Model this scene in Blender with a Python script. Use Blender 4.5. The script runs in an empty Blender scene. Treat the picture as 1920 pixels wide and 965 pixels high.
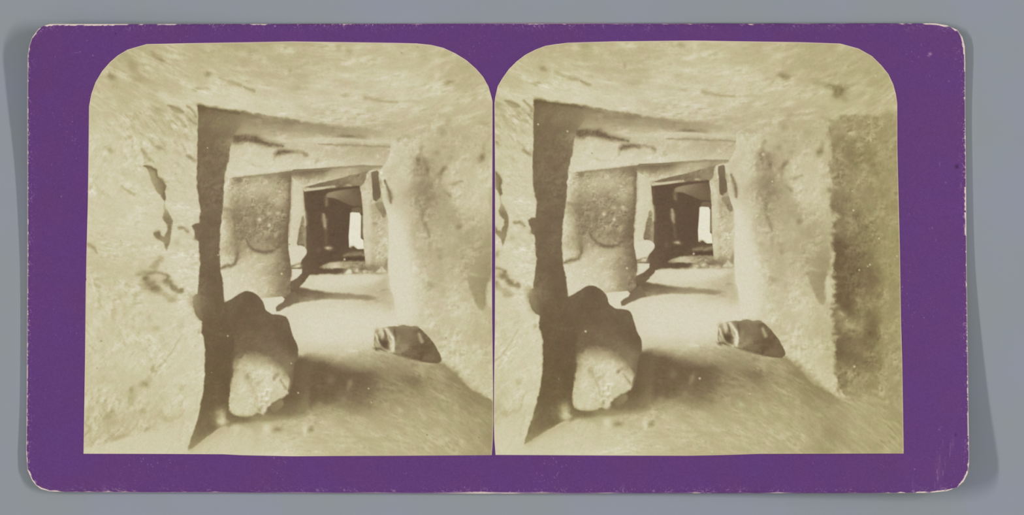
# A stereograph (two albumen prints on a violet card) lying on a grey copy-stand board.
import bpy, math
import numpy as np

# ------------------------------------------------------------------ camera, world, lights, exposure
MM = 1e-4                     # one photograph pixel is 0.1 mm on the board
CX, CY = 960.0, 482.5
CAM_H = 12000.0               # camera height above the board, in the same 0.1 mm units

scene = bpy.context.scene
cam_data = bpy.data.cameras.new('camera')
cam = bpy.data.objects.new('camera', cam_data)
scene.collection.objects.link(cam)
cam.location = (0, 0, CAM_H * MM)
cam.rotation_euler = (0, 0, 0)
cam_data.sensor_width = 36.0
cam_data.lens = 36.0 * CAM_H / 1920.0
cam_data.clip_start = 0.05
cam_data.clip_end = 20
scene.camera = cam

world = bpy.data.worlds.new('studio_room')
scene.world = world
world.use_nodes = True
world.node_tree.nodes['Background'].inputs[0].default_value = (0.97, 1.0, 1.06, 1)
world.node_tree.nodes['Background'].inputs[1].default_value = 0.34

def strip_light(name, x, power, tilt):
    d = bpy.data.lights.new(name, 'AREA')
    d.shape = 'RECTANGLE'
    d.size = 0.10             # across
    d.size_y = 0.95           # along the board
    d.energy = power
    d.color = (1.0, 0.992, 0.975)
    o = bpy.data.objects.new(name, d)
    o.location = (x, 0.10, abs(x))
    o.rotation_euler = (0, tilt, 0)
    scene.collection.objects.link(o)
    return o
strip_light('copy_stand_lamp', -1.5, 21.4, -math.radians(45))
strip_light('copy_stand_lamp', 1.5, 21.4, math.radians(45))

scene.view_settings.view_transform = 'Standard'
scene.view_settings.look = 'None'
scene.view_settings.gamma = 1.0
scene.view_settings.use_curve_mapping = False
scene.view_settings.exposure = 0.0

# ------------------------------------------------------------------ helpers
def lin(c):
    c = np.asarray(c, float) / 255.0
    return np.where(c <= 0.04045, c / 12.92, ((c + 0.055) / 1.055) ** 2.4)

def world_xyz(px, py, z):
    """photograph pixel + height above the board (0.1 mm) -> metres"""
    k = (CAM_H - z) / CAM_H
    return np.stack([(px - CX) * k * MM, (CY - py) * k * MM, np.broadcast_to(z, np.shape(px)) * MM], -1)

def sstep(e0, e1, x):
    t = np.clip((x - e0) / (e1 - e0), 0, 1)
    return t * t * (3 - 2 * t)

_rng = np.random.RandomState(7)
_tab = _rng.rand(16, 256, 256)
def vnoise(x, y, seed=0):
    t = _tab[seed % 16]
    x = x + 37.7 * seed; y = y + 91.3 * seed
    xi = np.floor(x).astype(int); yi = np.floor(y).astype(int)
    fx = x - xi; fy = y - yi
    fx = fx * fx * (3 - 2 * fx); fy = fy * fy * (3 - 2 * fy)
    a = t[yi & 255, xi & 255]; b = t[yi & 255, (xi + 1) & 255]
    c = t[(yi + 1) & 255, xi & 255]; d = t[(yi + 1) & 255, (xi + 1) & 255]
    return (a * (1 - fx) + b * fx) * (1 - fy) + (c * (1 - fx) + d * fx) * fy
def fbm(x, y, seed=0, octv=4, gain=0.55):
    s = 0; a = 1; n = 0
    for o in range(octv):
        s = s + a * (vnoise(x * 2 ** o, y * 2 ** o, seed + o) - 0.5); n += a; a *= gain
    return s / n * 2          # about -1..1

def rbf(pts, X, Y, c=10.0, lam=2.0):
    """smooth field through (x, y, value) control points"""
    P = np.array(pts, float)
    def k(d2): return -np.sqrt(d2 + c * c)
    D = (P[:, None, 0] - P[None, :, 0]) ** 2 + (P[:, None, 1] - P[None, :, 1]) ** 2
    n = len(P)
    A = np.zeros((n + 1, n + 1)); A[:n, :n] = k(D) + lam * np.eye(n); A[:n, n] = 1; A[n, :n] = 1
    w = np.linalg.solve(A, np.append(P[:, 2], 0))
    out = np.full(X.shape, w[n])
    for i in range(n):
        out = out + w[i] * k((X - P[i, 0]) ** 2 + (Y - P[i, 1]) ** 2)
    return np.clip(out, P[:, 2].min() - 4, P[:, 2].max() + 4)

def chain(pts, y):            # x along an outline chain, as a function of y
    P = np.array(pts, float)
    return np.interp(y, P[:, 1], P[:, 0])

def grid_mesh(name, left, right, ys, ncol, zfun, colfun, keep=None, skirt=0.0, mat=None, parent=None):
    """a sheet between two outline chains, with its colours and a thin edge"""
    V, U = np.meshgrid(ys, np.linspace(0, 1, ncol), indexing='ij')
    XL = chain(left, V); XR = chain(right, V)
    X = XL + U * (XR - XL); Y = V
    Z = zfun(X, Y)
    col = colfun(X, Y)
    nr = len(ys)
    idx = np.arange(nr * ncol).reshape(nr, ncol)
    q = np.stack([idx[:-1, :-1], idx[1:, :-1], idx[1:, 1:], idx[:-1, 1:]], -1).reshape(-1, 4)
    if keep is not None:
        xc = (X[:-1, :-1] + X[1:, 1:]) / 2; yc = (Y[:-1, :-1] + Y[1:, 1:]) / 2
        q = q[keep(xc, yc).reshape(-1)]
    co = world_xyz(X, Y, Z).reshape(-1, 3)
    cc = col.reshape(-1, 3)
    if skirt:
        loop = np.concatenate([idx[:, 0], idx[-1, 1:], idx[::-1, -1][1:], idx[0, ::-1][1:]])
        base = len(co)
        lo = co[loop].copy(); lo[:, 2] -= skirt * MM
        co = np.vstack([co, lo]); cc = np.vstack([cc, cc[loop]])
        m = len(loop); j = np.arange(m - 1)
        q = np.vstack([q, np.stack([loop[j], base + j, base + j + 1, loop[j + 1]], -1)])
    used = np.unique(q); remap = np.zeros(len(co), int); remap[used] = np.arange(len(used))
    co = co[used]; cc = cc[used]; q = remap[q]
    return quads(name, co, q, cc, mat, parent)

def quads(name, co, q, cc=None, mat=None, parent=None):
    me = bpy.data.meshes.new(name)
    me.vertices.add(len(co)); me.vertices.foreach_set('co', np.ascontiguousarray(co, np.float32).ravel())
    me.loops.add(q.size); me.loops.foreach_set('vertex_index', q.astype(np.int32).ravel())
    me.polygons.add(len(q)); me.polygons.foreach_set('loop_start', np.arange(0, q.size, 4, dtype=np.int32))
    me.update(calc_edges=True)
    if cc is not None:
        a = me.color_attributes.new('print_colour', 'FLOAT_COLOR', 'POINT')
        rgba = np.ones((len(co), 4), np.float32); rgba[:, :3] = lin(cc)
        a.data.foreach_set('color', rgba.ravel())
    if mat: me.materials.append(mat)
    me.shade_smooth()
    o = bpy.data.objects.new(name, me); scene.collection.objects.link(o)
    if parent: o.parent = parent
    return o

# ------------------------------------------------------------------ materials
def new_mat(name, rough=0.9, spec=0.1):
    m = bpy.data.materials.new(name); m.use_nodes = True
    b = m.node_tree.nodes['Principled BSDF']
    b.inputs['Roughness'].default_value = rough
    b.inputs['Specular IOR Level'].default_value = spec
    return m, m.node_tree, b

def grain_material(name, grain, scale, rough, spec, bump=0.0, bump_scale=3000):
    """the sheet's own printed colour with a fine paper grain over it"""
    m, nt, b = new_mat(name, rough, spec)
    at = nt.nodes.new('ShaderNodeAttribute'); at.attribute_name = 'print_colour'
    tc = nt.nodes.new('ShaderNodeTexCoord')
    no = nt.nodes.new('ShaderNodeTexNoise'); no.inputs['Scale'].default_value = scale
    no.inputs['Detail'].default_value = 3
    nt.links.new(tc.outputs['Object'], no.inputs['Vector'])
    mr = nt.nodes.new('ShaderNodeMapRange')
    mr.inputs['From Min'].default_value = 0.25; mr.inputs['From Max'].default_value = 0.75
    mr.inputs['To Min'].default_value = 1 - grain; mr.inputs['To Max'].default_value = 1 + grain
    nt.links.new(no.outputs['Fac'], mr.inputs['Value'])
    mx = nt.nodes.new('ShaderNodeVectorMath'); mx.operation = 'SCALE'
    nt.links.new(at.outputs['Color'], mx.inputs[0]); nt.links.new(mr.outputs['Result'], mx.inputs['Scale'])
    nt.links.new(mx.outputs['Vector'], b.inputs['Base Color'])
    if bump:
        n2 = nt.nodes.new('ShaderNodeTexNoise'); n2.inputs['Scale'].default_value = bump_scale
        nt.links.new(tc.outputs['Object'], n2.inputs['Vector'])
        bp = nt.nodes.new('ShaderNodeBump'); bp.inputs['Strength'].default_value = bump
        bp.inputs['Distance'].default_value = 0.0001
        nt.links.new(n2.outputs['Fac'], bp.inputs['Height']); nt.links.new(bp.outputs['Normal'], b.inputs['Normal'])
    return m
mat_print = grain_material('albumen_print_paper', 0.035, 5200, 0.75, 0.08)
mat_violet = grain_material('violet_glazed_paper', 0.10, 4200, 0.85, 0.06)

mat_core, _nt, _b = new_mat('pale_card_core', 0.95, 0.05)
_tc = _nt.nodes.new('ShaderNodeTexCoord'); _n = _nt.nodes.new('ShaderNodeTexNoise'); _n.inputs['Scale'].default_value = 1500
_r = _nt.nodes.new('ShaderNodeValToRGB')
_r.color_ramp.elements[0].position = 0.3; _r.color_ramp.elements[0].color = (*lin((190, 165, 158)), 1)
_r.color_ramp.elements[1].position = 0.7; _r.color_ramp.elements[1].color = (*lin((226, 206, 196)), 1)
_nt.links.new(_tc.outputs['Object'], _n.inputs['Vector']); _nt.links.new(_n.outputs['Fac'], _r.inputs['Fac'])
_nt.links.new(_r.outputs['Color'], _b.inputs['Base Color'])

mat_board, _nt, _b = new_mat('grey_backdrop_paper', 0.95, 0.05)
_tc = _nt.nodes.new('ShaderNodeTexCoord'); _n = _nt.nodes.new('ShaderNodeTexNoise')
_n.inputs['Scale'].default_value = 55; _n.inputs['Detail'].default_value = 2
_r = _nt.nodes.new('ShaderNodeValToRGB')
_r.color_ramp.elements[0].position = 0.38; _r.color_ramp.elements[0].color = (*lin((142, 148, 151)), 1)
_r.color_ramp.elements[1].position = 0.64; _r.color_ramp.elements[1].color = (*lin((143, 148, 159)), 1)
_n2 = _nt.nodes.new('ShaderNodeTexNoise'); _n2.inputs['Scale'].default_value = 3500
_mr = _nt.nodes.new('ShaderNodeMapRange'); _mr.inputs['To Min'].default_value = 0.97; _mr.inputs['To Max'].default_value = 1.03
_mx = _nt.nodes.new('ShaderNodeVectorMath'); _mx.operation = 'SCALE'
_nt.links.new(_tc.outputs['Object'], _n.inputs['Vector']); _nt.links.new(_n.outputs['Fac'], _r.inputs['Fac'])
_nt.links.new(_tc.outputs['Object'], _n2.inputs['Vector']); _nt.links.new(_n2.outputs['Fac'], _mr.inputs['Value'])
_nt.links.new(_r.outputs['Color'], _mx.inputs[0]); _nt.links.new(_mr.outputs['Result'], _mx.inputs['Scale'])
_nt.links.new(_mx.outputs['Vector'], _b.inputs['Base Color'])

# ------------------------------------------------------------------ the setting: grey board
S = 9000 * MM
_co = np.array([[-S, -S, 0], [S, -S, 0], [S, S, 0], [-S, S, 0],
                [-S, -S, -0.004], [S, -S, -0.004], [S, S, -0.004], [-S, S, -0.004]])
_q = np.array([[0, 1, 2, 3], [4, 7, 6, 5], [0, 4, 5, 1], [1, 5, 6, 2], [2, 6, 7, 3], [3, 7, 4, 0]])
board = quads('floor', _co, _q, None, mat_board)
for p in board.data.polygons: p.use_smooth = False
board['kind'] = 'structure'; board['label'] = 'plain blue-grey paper backdrop the card lies on'

# ------------------------------------------------------------------ the card: outline and warp
CARD_L = [(900, 43.6), (500, 44.6), (240, 45.0), (110, 44.9), (93, 45.3), (80, 49), (70.5, 56), (60, 70.5), (55, 85), (52, 104), (51.4, 199),
          (51.5, 300), (51.5, 500), (49.9, 765), (49.0, 848), (51.6, 881), (60, 900), (67, 909), (76.7, 916.4),
          (93, 920.5), (114, 921.8), (260, 922.8), (600, 924), (900, 925)]
CARD_R = [(900, 43.6), (1300, 43.1), (1660, 43.0), (1732, 42.7 + 0.6), (1755, 44), (1776, 47.7), (1795, 56), (1805, 70.5), (1809, 87), (1810, 116),
          (1810, 199), (1811, 300), (1812.4, 499), (1816, 786), (1817, 848), (1817, 868.7), (1814.5, 887), (1807, 902),
          (1795, 913), (1776, 920), (1743, 923.4), (1660, 924), (1300, 924.6), (900, 925)]
THICK = 9.0
LIFT = [(50, 45, 43), (50, 180, 30), (50, 300, 16), (50, 500, 5), (50, 765, 4), (60, 910, 9), (250, 45, 22), (300, 300, 8), (450, 45, 8),
        (300, 500, 1), (300, 900, 2), (600, 45, 2), (600, 500, 0), (600, 900, 1), (960, 45, 1), (960, 480, 0), (960, 920, 3),
        (1300, 45, 0), (1300, 500, 1), (1300, 900, 8), (1500, 700, 10), (1550, 900, 22), (1500, 300, 0), (1800, 60, 8), (1810, 200, 3), (1811, 300, 3),
        (1812, 500, 7), (1650, 500, 3), (1816, 765, 32), (1700, 800, 28), (1816, 900, 51), (1660, 920, 33)]
def lift(X, Y):
    return np.clip(rbf(LIFT, X, Y, c=60.0, lam=6.0), 0, 60)

def rows(a, b, step, extra=()):
    r = list(np.arange(a, b, step)) + [b] + list(extra)
    return np.array(sorted(set(round(v, 3) for v in r)))

card = bpy.data.objects.new('stereo_card', None)
scene.collection.objects.link(card)
card.empty_display_size = 0.02
card['label'] = 'violet stereo card with rounded corners carrying two brownish prints of a cave passage'
card['category'] = 'stereo card'

# the pasteboard core: top, bottom and edge
def core_mesh():
    ys = rows(CARD_L[0][1], 925, 4, [p[1] for p in CARD_L + CARD_R])
    nc = 300
    V, U = np.meshgrid(ys, np.linspace(0, 1, nc), indexing='ij')
    XL = chain(CARD_L, V) ; XR = chain(CARD_R, V)
    X = XL + U * (XR - XL); L = lift(X, V)
    top = world_xyz(X, V, L + THICK); bot = world_xyz(X, V, L + 0.1)
    bot[..., :2] = top[..., :2]
    n = len(ys) * nc; idx = np.arange(n).reshape(len(ys), nc)
    q = np.stack([idx[:-1, :-1], idx[1:, :-1], idx[1:, 1:], idx[:-1, 1:]], -1).reshape(-1, 4)
    loop = np.concatenate([idx[:, 0], idx[-1, 1:], idx[::-1, -1][1:], idx[0, ::-1][1:]])
    j = np.arange(len(loop) - 1)
    side = np.stack([loop[j], loop[j] + n, loop[j + 1] + n, loop[j + 1]], -1)
    return quads('cardboard', np.vstack([top.reshape(-1, 3), bot.reshape(-1, 3)]), np.vstack([q, q[:, ::-1] + n, side]), None, mat_core, card)
core = core_mesh()
core['label'] = 'pale pasteboard core showing as a worn rim'

# ------------------------------------------------------------------ outlines of the two prints
PL_L = [(545, 77.6), (475, 79), (350, 81), (275, 82.6), (256, 88), (239, 93), (220.5, 104), (206, 116.5), (191.5, 133), (179, 154), (171, 176.5),
        (166.8, 199), (166, 274), (164.5, 379), (162, 474), (161.2, 520), (161.8, 523), (160.8, 528), (159.3, 669), (156.5, 850.2),
        (285, 850.5), (418, 851.2), (454, 853), (550, 855)]
PL_R = [(545, 77.6), (650, 79), (740, 80.3), (781, 81.3), (808, 84), (831, 89.5), (854, 100), (875, 113), (893, 129), (906, 144), (916, 162),
        (921, 179), (923.6, 190), (923.4, 300), (922.6, 500), (923, 600), (924.6, 720), (925.0, 790), (924.2, 822), (922.4, 852.8), (749, 854), (633, 854.4), (550, 855)]
PR_L = [(1300, 76), (1150, 77.5), (1065, 80), (1040, 83), (1022, 86), (1003.7, 93), (985, 102.5), (968.5, 115), (954, 129.5), (941.5, 147),
        (933, 161.5), (928.4, 182), (927.0, 192.6), (927.8, 300), (928.2, 480), (927.6, 620), (926.1, 720), (925.9, 790), (926.6, 822), (929, 852.4), (1150, 853.6), (1290, 854)]
PR_R = [(1300, 76), (1400, 77.5), (1500, 79), (1575.6, 81.6), (1610, 91), (1635, 105), (1653, 122.7), (1666, 139), (1675, 158), (1680, 176.6),
        (1682.4, 193), (1682.6, 274), (1684.5, 350), (1687.6, 474), (1689.6, 603), (1691.7, 669), (1694.6, 849.8), (1424, 850.6), (1350, 852.8), (1290, 854)]

# ------------------------------------------------------------------ violet covering paper, with its rubbed edges
def edge_dist(X, Y):
    P = CARD_L + CARD_R[::-1]
    d = np.full(X.shape, 1e9)
    near = (X < 110) | (X > 1760) | (Y < 75) | (Y > 893)
    x = X[near]; y = Y[near]; dn = np.full(x.shape, 1e9)
    for (x0, y0), (x1, y1) in zip(P[:-1], P[1:]):
        L2 = (x1 - x0) ** 2 + (y1 - y0) ** 2
        if L2 == 0: continue
        t = np.clip(((x - x0) * (x1 - x0) + (y - y0) * (y1 - y0)) / L2, 0, 1)
        dn = np.minimum(dn, np.hypot(x - x0 - t * (x1 - x0), y - y0 - t * (y1 - y0)))
    d[near] = dn
    return d

CHIPS = [(85, 45, 130, 2.8), (118, 45, 215, 2.9), (205, 45, 240, 1.8), (262, 46, 268, 2.0), (300, 45, 330, 1.6), (470, 45, 500, 1.8), (640, 45, 660, 1.4), (765, 44, 790, 1.5),
         (990, 45, 1020, 2.0), (1055, 45, 1062, 2.6), (1140, 44, 1165, 1.6), (1240, 44, 1252, 2.2), (1284, 44, 1300, 2.4), (1403, 44, 1412, 4.5), (1500, 44, 1520, 1.8),
         (1575, 44, 1580, 2.2), (1688, 43, 1694, 2.6), (1732, 44, 1776, 2.8), (1786, 56, 1794, 3.2), (1800, 66, 1808, 3.4), (1803, 80, 1810, 3.2), (1807, 112, 1812, 2.5),
         (875, 924, 927, 3.2), (942, 924, 950, 2.5), (953, 924, 971, 2.7), (1010, 924, 1024, 2.7), (843, 924, 851, 2.4), (165, 923, 172, 2.2), (200, 923, 206, 2.8), (232, 923, 238, 2.6),
         (1663, 924, 1670, 1.8), (1685, 924, 1697, 2.0), (1718, 924, 1737, 2.2), (1745, 923, 1785, 2.2), (70, 916, 112, 2.0), (53, 890, 68, 2.4), (1798, 905, 1816, 3.0), (1813, 795, 1818, 2.4),
         (400, 924, 412, 2.0), (560, 924, 575, 1.8), (700, 924, 716, 1.8), (1130, 924, 1150, 2.0), (1300, 924, 1312, 2.0), (1450, 924, 1470, 2.0), (1805, 372, 1813, 2.6), (1805, 420, 1813, 2.6)]
FLECKS = [(1744, 101, 3.0, 2.4, 0.85), (1741, 104, 2.5, 1.2, 0.4), (150, 97, 1.6, 0.8, 0.5), (143, 99, 5, 0.8, 0.25), (1779, 152, 2.0, 0.9, 0.35), (1727, 84, 1.5, 1, 0.3), (1773, 342, 1.3, 1.5, 0.5),
          (1762, 308, 0.7, 4, 0.3), (1794, 312, 4, 4, -0.35), (174, 104, 1.2, 1.5, 0.3), (163, 76, 1.6, 1, 0.3), (115, 368, 1.4, 1.6, 0.3), (1715, 879, 1.6, 1.2, 0.45),
          (1802, 348, 2, 5, 0.2), (1748, 427, 1.0, 2.4, 0.3), (1743, 428, 0.8, 1.8, 0.25), (1755, 450, 1.2, 2.2, 0.3), (1773, 482, 0.9, 1, 0.3), (1808, 423, 1.5, 4, 0.5), (217, 63, 1.4, 2, -0.3),
          (1758, 895, 0.9, 9, 0.55), (1757, 884, 0.8, 5, 0.45), (1762, 862, 0.9, 10, 0.28), (1768, 886, 0.9, 5, 0.45), (1782, 838, 0.9, 9, 0.33), (1781, 852, 0.8, 4, 0.4), (1772, 868, 0.8, 12, 0.2),
          (1711, 908, 0.7, 9, 0.22), (1753, 910, 0.8, 7, 0.25), (1761, 805, 2, 1.6, 0.35), (1764, 800, 1.6, 0.9, 0.3), (1792, 815, 2, 2.5, -0.3), (1768, 828, 0.7, 6, 0.2), (871, 913, 1.2, 1, 0.45),
          (1787, 830, 3, 12, 0.12), (1760, 880, 6, 22, 0.10)]
def violet_colour(X, Y):
    base = np.zeros(X.shape + (3,)); base[...] = (98, 61, 117)
    m = fbm(X / 60, Y / 60, 2, 3)
    base[..., 2] += 4 * m; base[..., 0] += 2.0 * fbm(X / 45, Y / 45, 5, 3)
    f = fbm(X / 2.6, Y / 2.6, 9, 2)
    base += (3.0 * f)[..., None]
    base += (sstep(1500, 1810, X) * 2.0)[..., None]
    d = edge_dist(X, Y)
    # scattered rubbing near the rim
    sp = fbm(X / 1.9, Y / 2.4, 3, 2) + 0.35 * fbm(X / 22, Y / 22, 11, 2)
    rub = sstep(0.30, 0.75, sp) * np.exp(-d / 6.0) * 0.85
    sp2 = fbm(X / 1.6, Y / 3.2, 6, 2) + 0.3 * fbm(X / 70, Y / 70, 12, 2)
    rub = np.maximum(rub, sstep(0.72, 1.0, sp2) * 0.30)
    # bare, broken rim
    side = (X < 75) | (X > 1795)
    w = np.where(side, 1.0, -0.4) + 3.2 * np.clip(fbm(X / 6, Y / 6, 8, 3) - 0.12, 0, 1)
    for x0, yy, x1, dep in CHIPS:
        inx = sstep(x0 - 3, x0 + 3, X) * (1 - sstep(x1 - 3, x1 + 3, X)) * (np.abs(Y - yy) < 22)
        w = np.maximum(w, inx * (dep + 1.3 * fbm(X / 4, Y / 4, 4, 2)))
    w = np.where((X < 70) & (Y > 100) & (Y < 880), np.minimum(w, 1.5), w)
    rim = 1 - sstep(w - 0.5, w + 0.5, d)
    base *= (1 - .10 * np.exp(-d / 2.5))[..., None]
    for x, y, rx, ry, a in FLECKS:
        g = np.exp(-(((X - x) / rx) ** 2 + ((Y - y) / ry) ** 2)) * a
        if a < 0: base *= (1 + g * 0.8)[..., None]
        else: rub = np.maximum(rub, g * (0.75 + 0.5 * fbm(X / 2, Y / 3, 1, 2)))
    pale = np.array((214, 190, 196.)); bare = np.array((222, 202, 190.))
    base = base * (1 - rub[..., None]) + pale * rub[..., None]
    base = base * (1 - rim[..., None]) + bare * rim[..., None]
    return np.clip(base, 5, 250)

def violet_keep(xc, yc):
    def inside(Lc, Rc, a, b):
        return (xc > chain(Lc, yc) + 7) & (xc < chain(Rc, yc) - 7) & (yc > a) & (yc < b)
    return ~(inside(PL_L, PL_R, 90, 842) | inside(PR_L, PR_R, 90, 842))
ys = rows(CARD_L[0][1], 925, 1.25, [p[1] for p in CARD_L + CARD_R])
violet = grid_mesh('violet_paper', CARD_L, CARD_R, ys, 1400, lambda X, Y: lift(X, Y) + THICK + 0.5, violet_colour,
                   keep=violet_keep, skirt=0.45, mat=mat_violet, parent=card)
violet['label'] = 'violet paper face, rubbed pale along its edges'

# ------------------------------------------------------------------ the printed picture
# Every shape is given in the pixels of the left print; layer() carries it over to the right-hand view (stereo parallax).
def layer(pts, lay, eye):
    out = []
    for p in pts:
        x, y = p[0], p[1]
        if eye == 1:
            if lay == 'F': dx = np.interp(y, [197, 700, 842], [630, 631, 635])
            elif lay == 'C': dx = np.interp(y, [90, 240], [622, 640])
            elif lay == 'M': dx = np.interp(x, [372, 419, 545, 570, 610, 655, 676, 697, 728], [640, 644, 648, 652, 653.5, 655, 655, 650, 649.5])
            elif lay == 'R':
                dx = np.interp(x, [728, 740, 790, 905, 945], [649, 645.5, 644, 634, 630])
                dx = dx + np.interp(y, [520, 580, 730], [0, 4, 14]) * np.interp(x, [790, 870], [0, 1])
            elif lay == 'G': dx = np.interp(y, [480, 500, 560, 660, 808, 850], [655, 651, 648, 644.5, 638, 636])
            elif lay == 'B': dx = 644.5
            elif lay == 'J': dx = np.interp(x, [372, 419], [630, 644])
            else: dx = 0
            if lay != 'X': x = x + dx; y = y - (10.5 if lay != 'F' else 10)
        out.append((x, y) + tuple(p[2:]))
    return out

class Painter:
    def __init__(s, X, Y, eye):
        s.X, s.Y, s.eye = X, Y, eye
        s.cx, s.cy = (600, 440) if eye == 0 else (1248, 430)
        s.r = np.hypot(X - s.cx, Y - s.cy)
        th = np.arctan2(Y - s.cy, X - s.cx)
        s.U = X - (640 if eye else 0); s.V = Y + (10 if eye else 0)
        lr = np.log(s.r + 60)
        # streaks that run outward from the optical axis near the rim of the field
        s.streak = fbm(th * 42, lr * 20, 1, 3); s.streak2 = fbm(th * 17, lr * 9, 5, 3)
        s.iso = fbm(s.U / 7, s.V / 7, 3, 3); s.iso2 = fbm(s.U / 22, s.V / 22, 6, 3); s.fine = fbm(s.U / 2.6, s.V / 2.6, 8, 2)
        w = sstep(130, 280, s.r)
        s._lt = {}
        s.rag = (fbm(s.U / 9, s.V / 9, 10, 3), fbm(s.U / 9, s.V / 9, 13, 3))
        s.T = np.full(X.shape, 200.0)
        s.Yl = np.zeros(X.shape)
    def lt(s, lay):
        """rock texture of one layer of the view: (fine, coarse), each with unit spread"""
        lay = {'X': 'R', 'J': 'B'}.get(lay, lay)
        if lay in s._lt: return s._lt[lay]
        U, V = s.U, s.V
        if lay == 'C':
            d = U - 200; u = U; v = V - (0.62 * d - 0.00068 * d * d)
            L1, W1, L2, W2 = 15, 6.5, 42, 15
        elif lay == 'G':
            d = U - 350; u = U; v = V - (-0.35 * d + 0.00105 * d * d)
            L1, W1, L2, W2 = 10, 5.5, 40, 16
        elif lay == 'F':
            th = np.interp(V, [150, 260, 420, 520, 640, 800], [0.85, 0.8, 0.15, 0.1, -0.5, -0.7])
            x = U - 290; y = V - 480
            u = x * np.cos(th) + y * np.sin(th); v = -x * np.sin(th) + y * np.cos(th)
            L1, W1, L2, W2 = 11, 5.5, 36, 18
        elif lay == 'R': u, v = U, V; L1, W1, L2, W2 = 7.5, 7.5, 20, 26
        elif lay == 'M': u, v = U, V; L1, W1, L2, W2 = 5.5, 5.0, 14, 12
        else: u, v = U, V; L1, W1, L2, W2 = 7, 7, 24, 24
        def unit(a): return (a - a.mean()) / (a.std() + 1e-9)
        n = fbm(u / L1, v / W1, 1, 4, .6)
        e = fbm(u / L1 / 1.3, v / W1 / 1.3, 5, 4, .6) - fbm(u / L1 / 1.3 + .3, v / W1 / 1.3 + .35, 5, 4, .6)
        big = unit(fbm(u / L2, v / W2, 9, 3))
        t = unit(unit(n) * .7 + unit(e) * .75 * (1 + .35 * big))
        t = np.where(t < -.9, t * 1.35 + .315, t)
        s._lt[lay] = (np.clip(t, -3.2, 2.2), big)
        return s._lt[lay]
    def sdf(s, pts, lay, rag, smooth=1):
        P = np.array([p[:2] for p in layer(pts, lay, s.eye)], float)
        for _ in range(smooth):
            N = np.roll(P, -1, 0); P = np.stack([0.8 * P + 0.2 * N, 0.2 * P + 0.8 * N], 1).reshape(-1, 2)
        return P
    def mask(s, pts, lay, soft, rag=0.0, smooth=1):
        P = s.sdf(pts, lay, rag, smooth); pad = soft * 2 + rag + 3
        sel = (s.X > P[:, 0].min() - pad) & (s.X < P[:, 0].max() + pad) & (s.Y > P[:, 1].min() - pad) & (s.Y < P[:, 1].max() + pad)
        x = s.X[sel] + rag * s.rag[0][sel]; y = s.Y[sel] + rag * s.rag[1][sel]
        if rag > .7 and soft < 4.5: x = x + .18 * rag * s.fine[sel]; y = y - .3 * rag * s.iso[sel]
        d2 = np.full(x.shape, 1e12); ins = np.zeros(x.shape, bool)
        for (x0, y0), (x1, y1) in zip(P, np.roll(P, -1, 0)):
            ex, ey = x1 - x0, y1 - y0; L2 = ex * ex + ey * ey
            if L2 < 1e-9: continue
            t = np.clip(((x - x0) * ex + (y - y0) * ey) / L2, 0, 1)
            d2 = np.minimum(d2, (x - x0 - t * ex) ** 2 + (y - y0 - t * ey) ** 2)
            if y0 != y1:
                c = ((y0 > y) != (y1 > y)) & (x < ex * (y - y0) / ey + x0)
                ins ^= c
        d = np.sqrt(d2) * np.where(ins, 1, -1)
        return sel, sstep(-soft, soft, d)
    def fill(s, pts, lay, tone, soft=1.3, rag=0.0, a=1.0, tex=0.0, tex2=0.0, smooth=1, c=10, extra=()):
        sel, m = s.mask(pts, lay, soft, rag, smooth)
        if isinstance(tone, list): v = rbf(layer(tone, lay, s.eye) + (list(extra) if s.eye else []), s.X[sel], s.Y[sel], c=c)
        else: v = tone
        if tex or tex2:
            t1, t2 = s.lt(lay)
            amp = np.interp(v, [100, 125, 150, 200, 210, 218], [.6, .7, 1.1, 1.0, .8, .35])
            v = v + tex * amp * (.8 + .3 * t2[sel]) * t1[sel] + tex2 * np.minimum(amp * 1.2, 1) * t2[sel]
        s.T[sel] = s.T[sel] * (1 - m * a) + v * m * a
    def blob(s, x, y, rx, ry, ang, tone, lay, a=0.9):
        (x, y), = layer([(x, y)], lay, s.eye)
        R = max(rx, ry) * 3
        sel = (np.abs(s.X - x) < R) & (np.abs(s.Y - y) < R)
        g_ = min(2.6, 0.22 * (rx + ry)) if rx > 2.4 else 0
        if rx > 2.4: rx, ry = rx * 1.08, ry * 1.12
        X = s.X[sel] + g_ * s.rag[0][sel] - x; Y = s.Y[sel] + g_ * s.rag[1][sel] - y
        c_, s_ = math.cos(math.radians(ang)), math.sin(math.radians(ang))
        u = (X * c_ + Y * s_) / rx; v = (-X * s_ + Y * c_) / ry
        m = np.exp(-(u * u + v * v) ** 1.1 * 0.8) * a
        if rx > 2.4: m = np.clip(m * (1 - .12 * s.lt(lay)[0][sel]), 0, 1)
        s.T[sel] = s.T[sel] * (1 - m) + tone * m
    def line(s, pts, w, tone, lay, a=0.85, rag=1.0):
        """pts: (x, y) or (x, y, width factor)"""
        Q = [(p[0], p[1], p[2] if len(p) > 2 else 1.0) for p in layer(pts, lay, s.eye)]
        xs = [q[0] for q in Q]; yy = [q[1] for q in Q]; pad = w * 4 + 3
        sel = (s.X > min(xs) - pad) & (s.X < max(xs) + pad) & (s.Y > min(yy) - pad) & (s.Y < max(yy) + pad)
        rag = rag * 1.8; x = s.X[sel] + rag * s.rag[0][sel]; y = s.Y[sel] + rag * s.rag[1][sel]; best = np.full(x.shape, 1e9)
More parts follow.
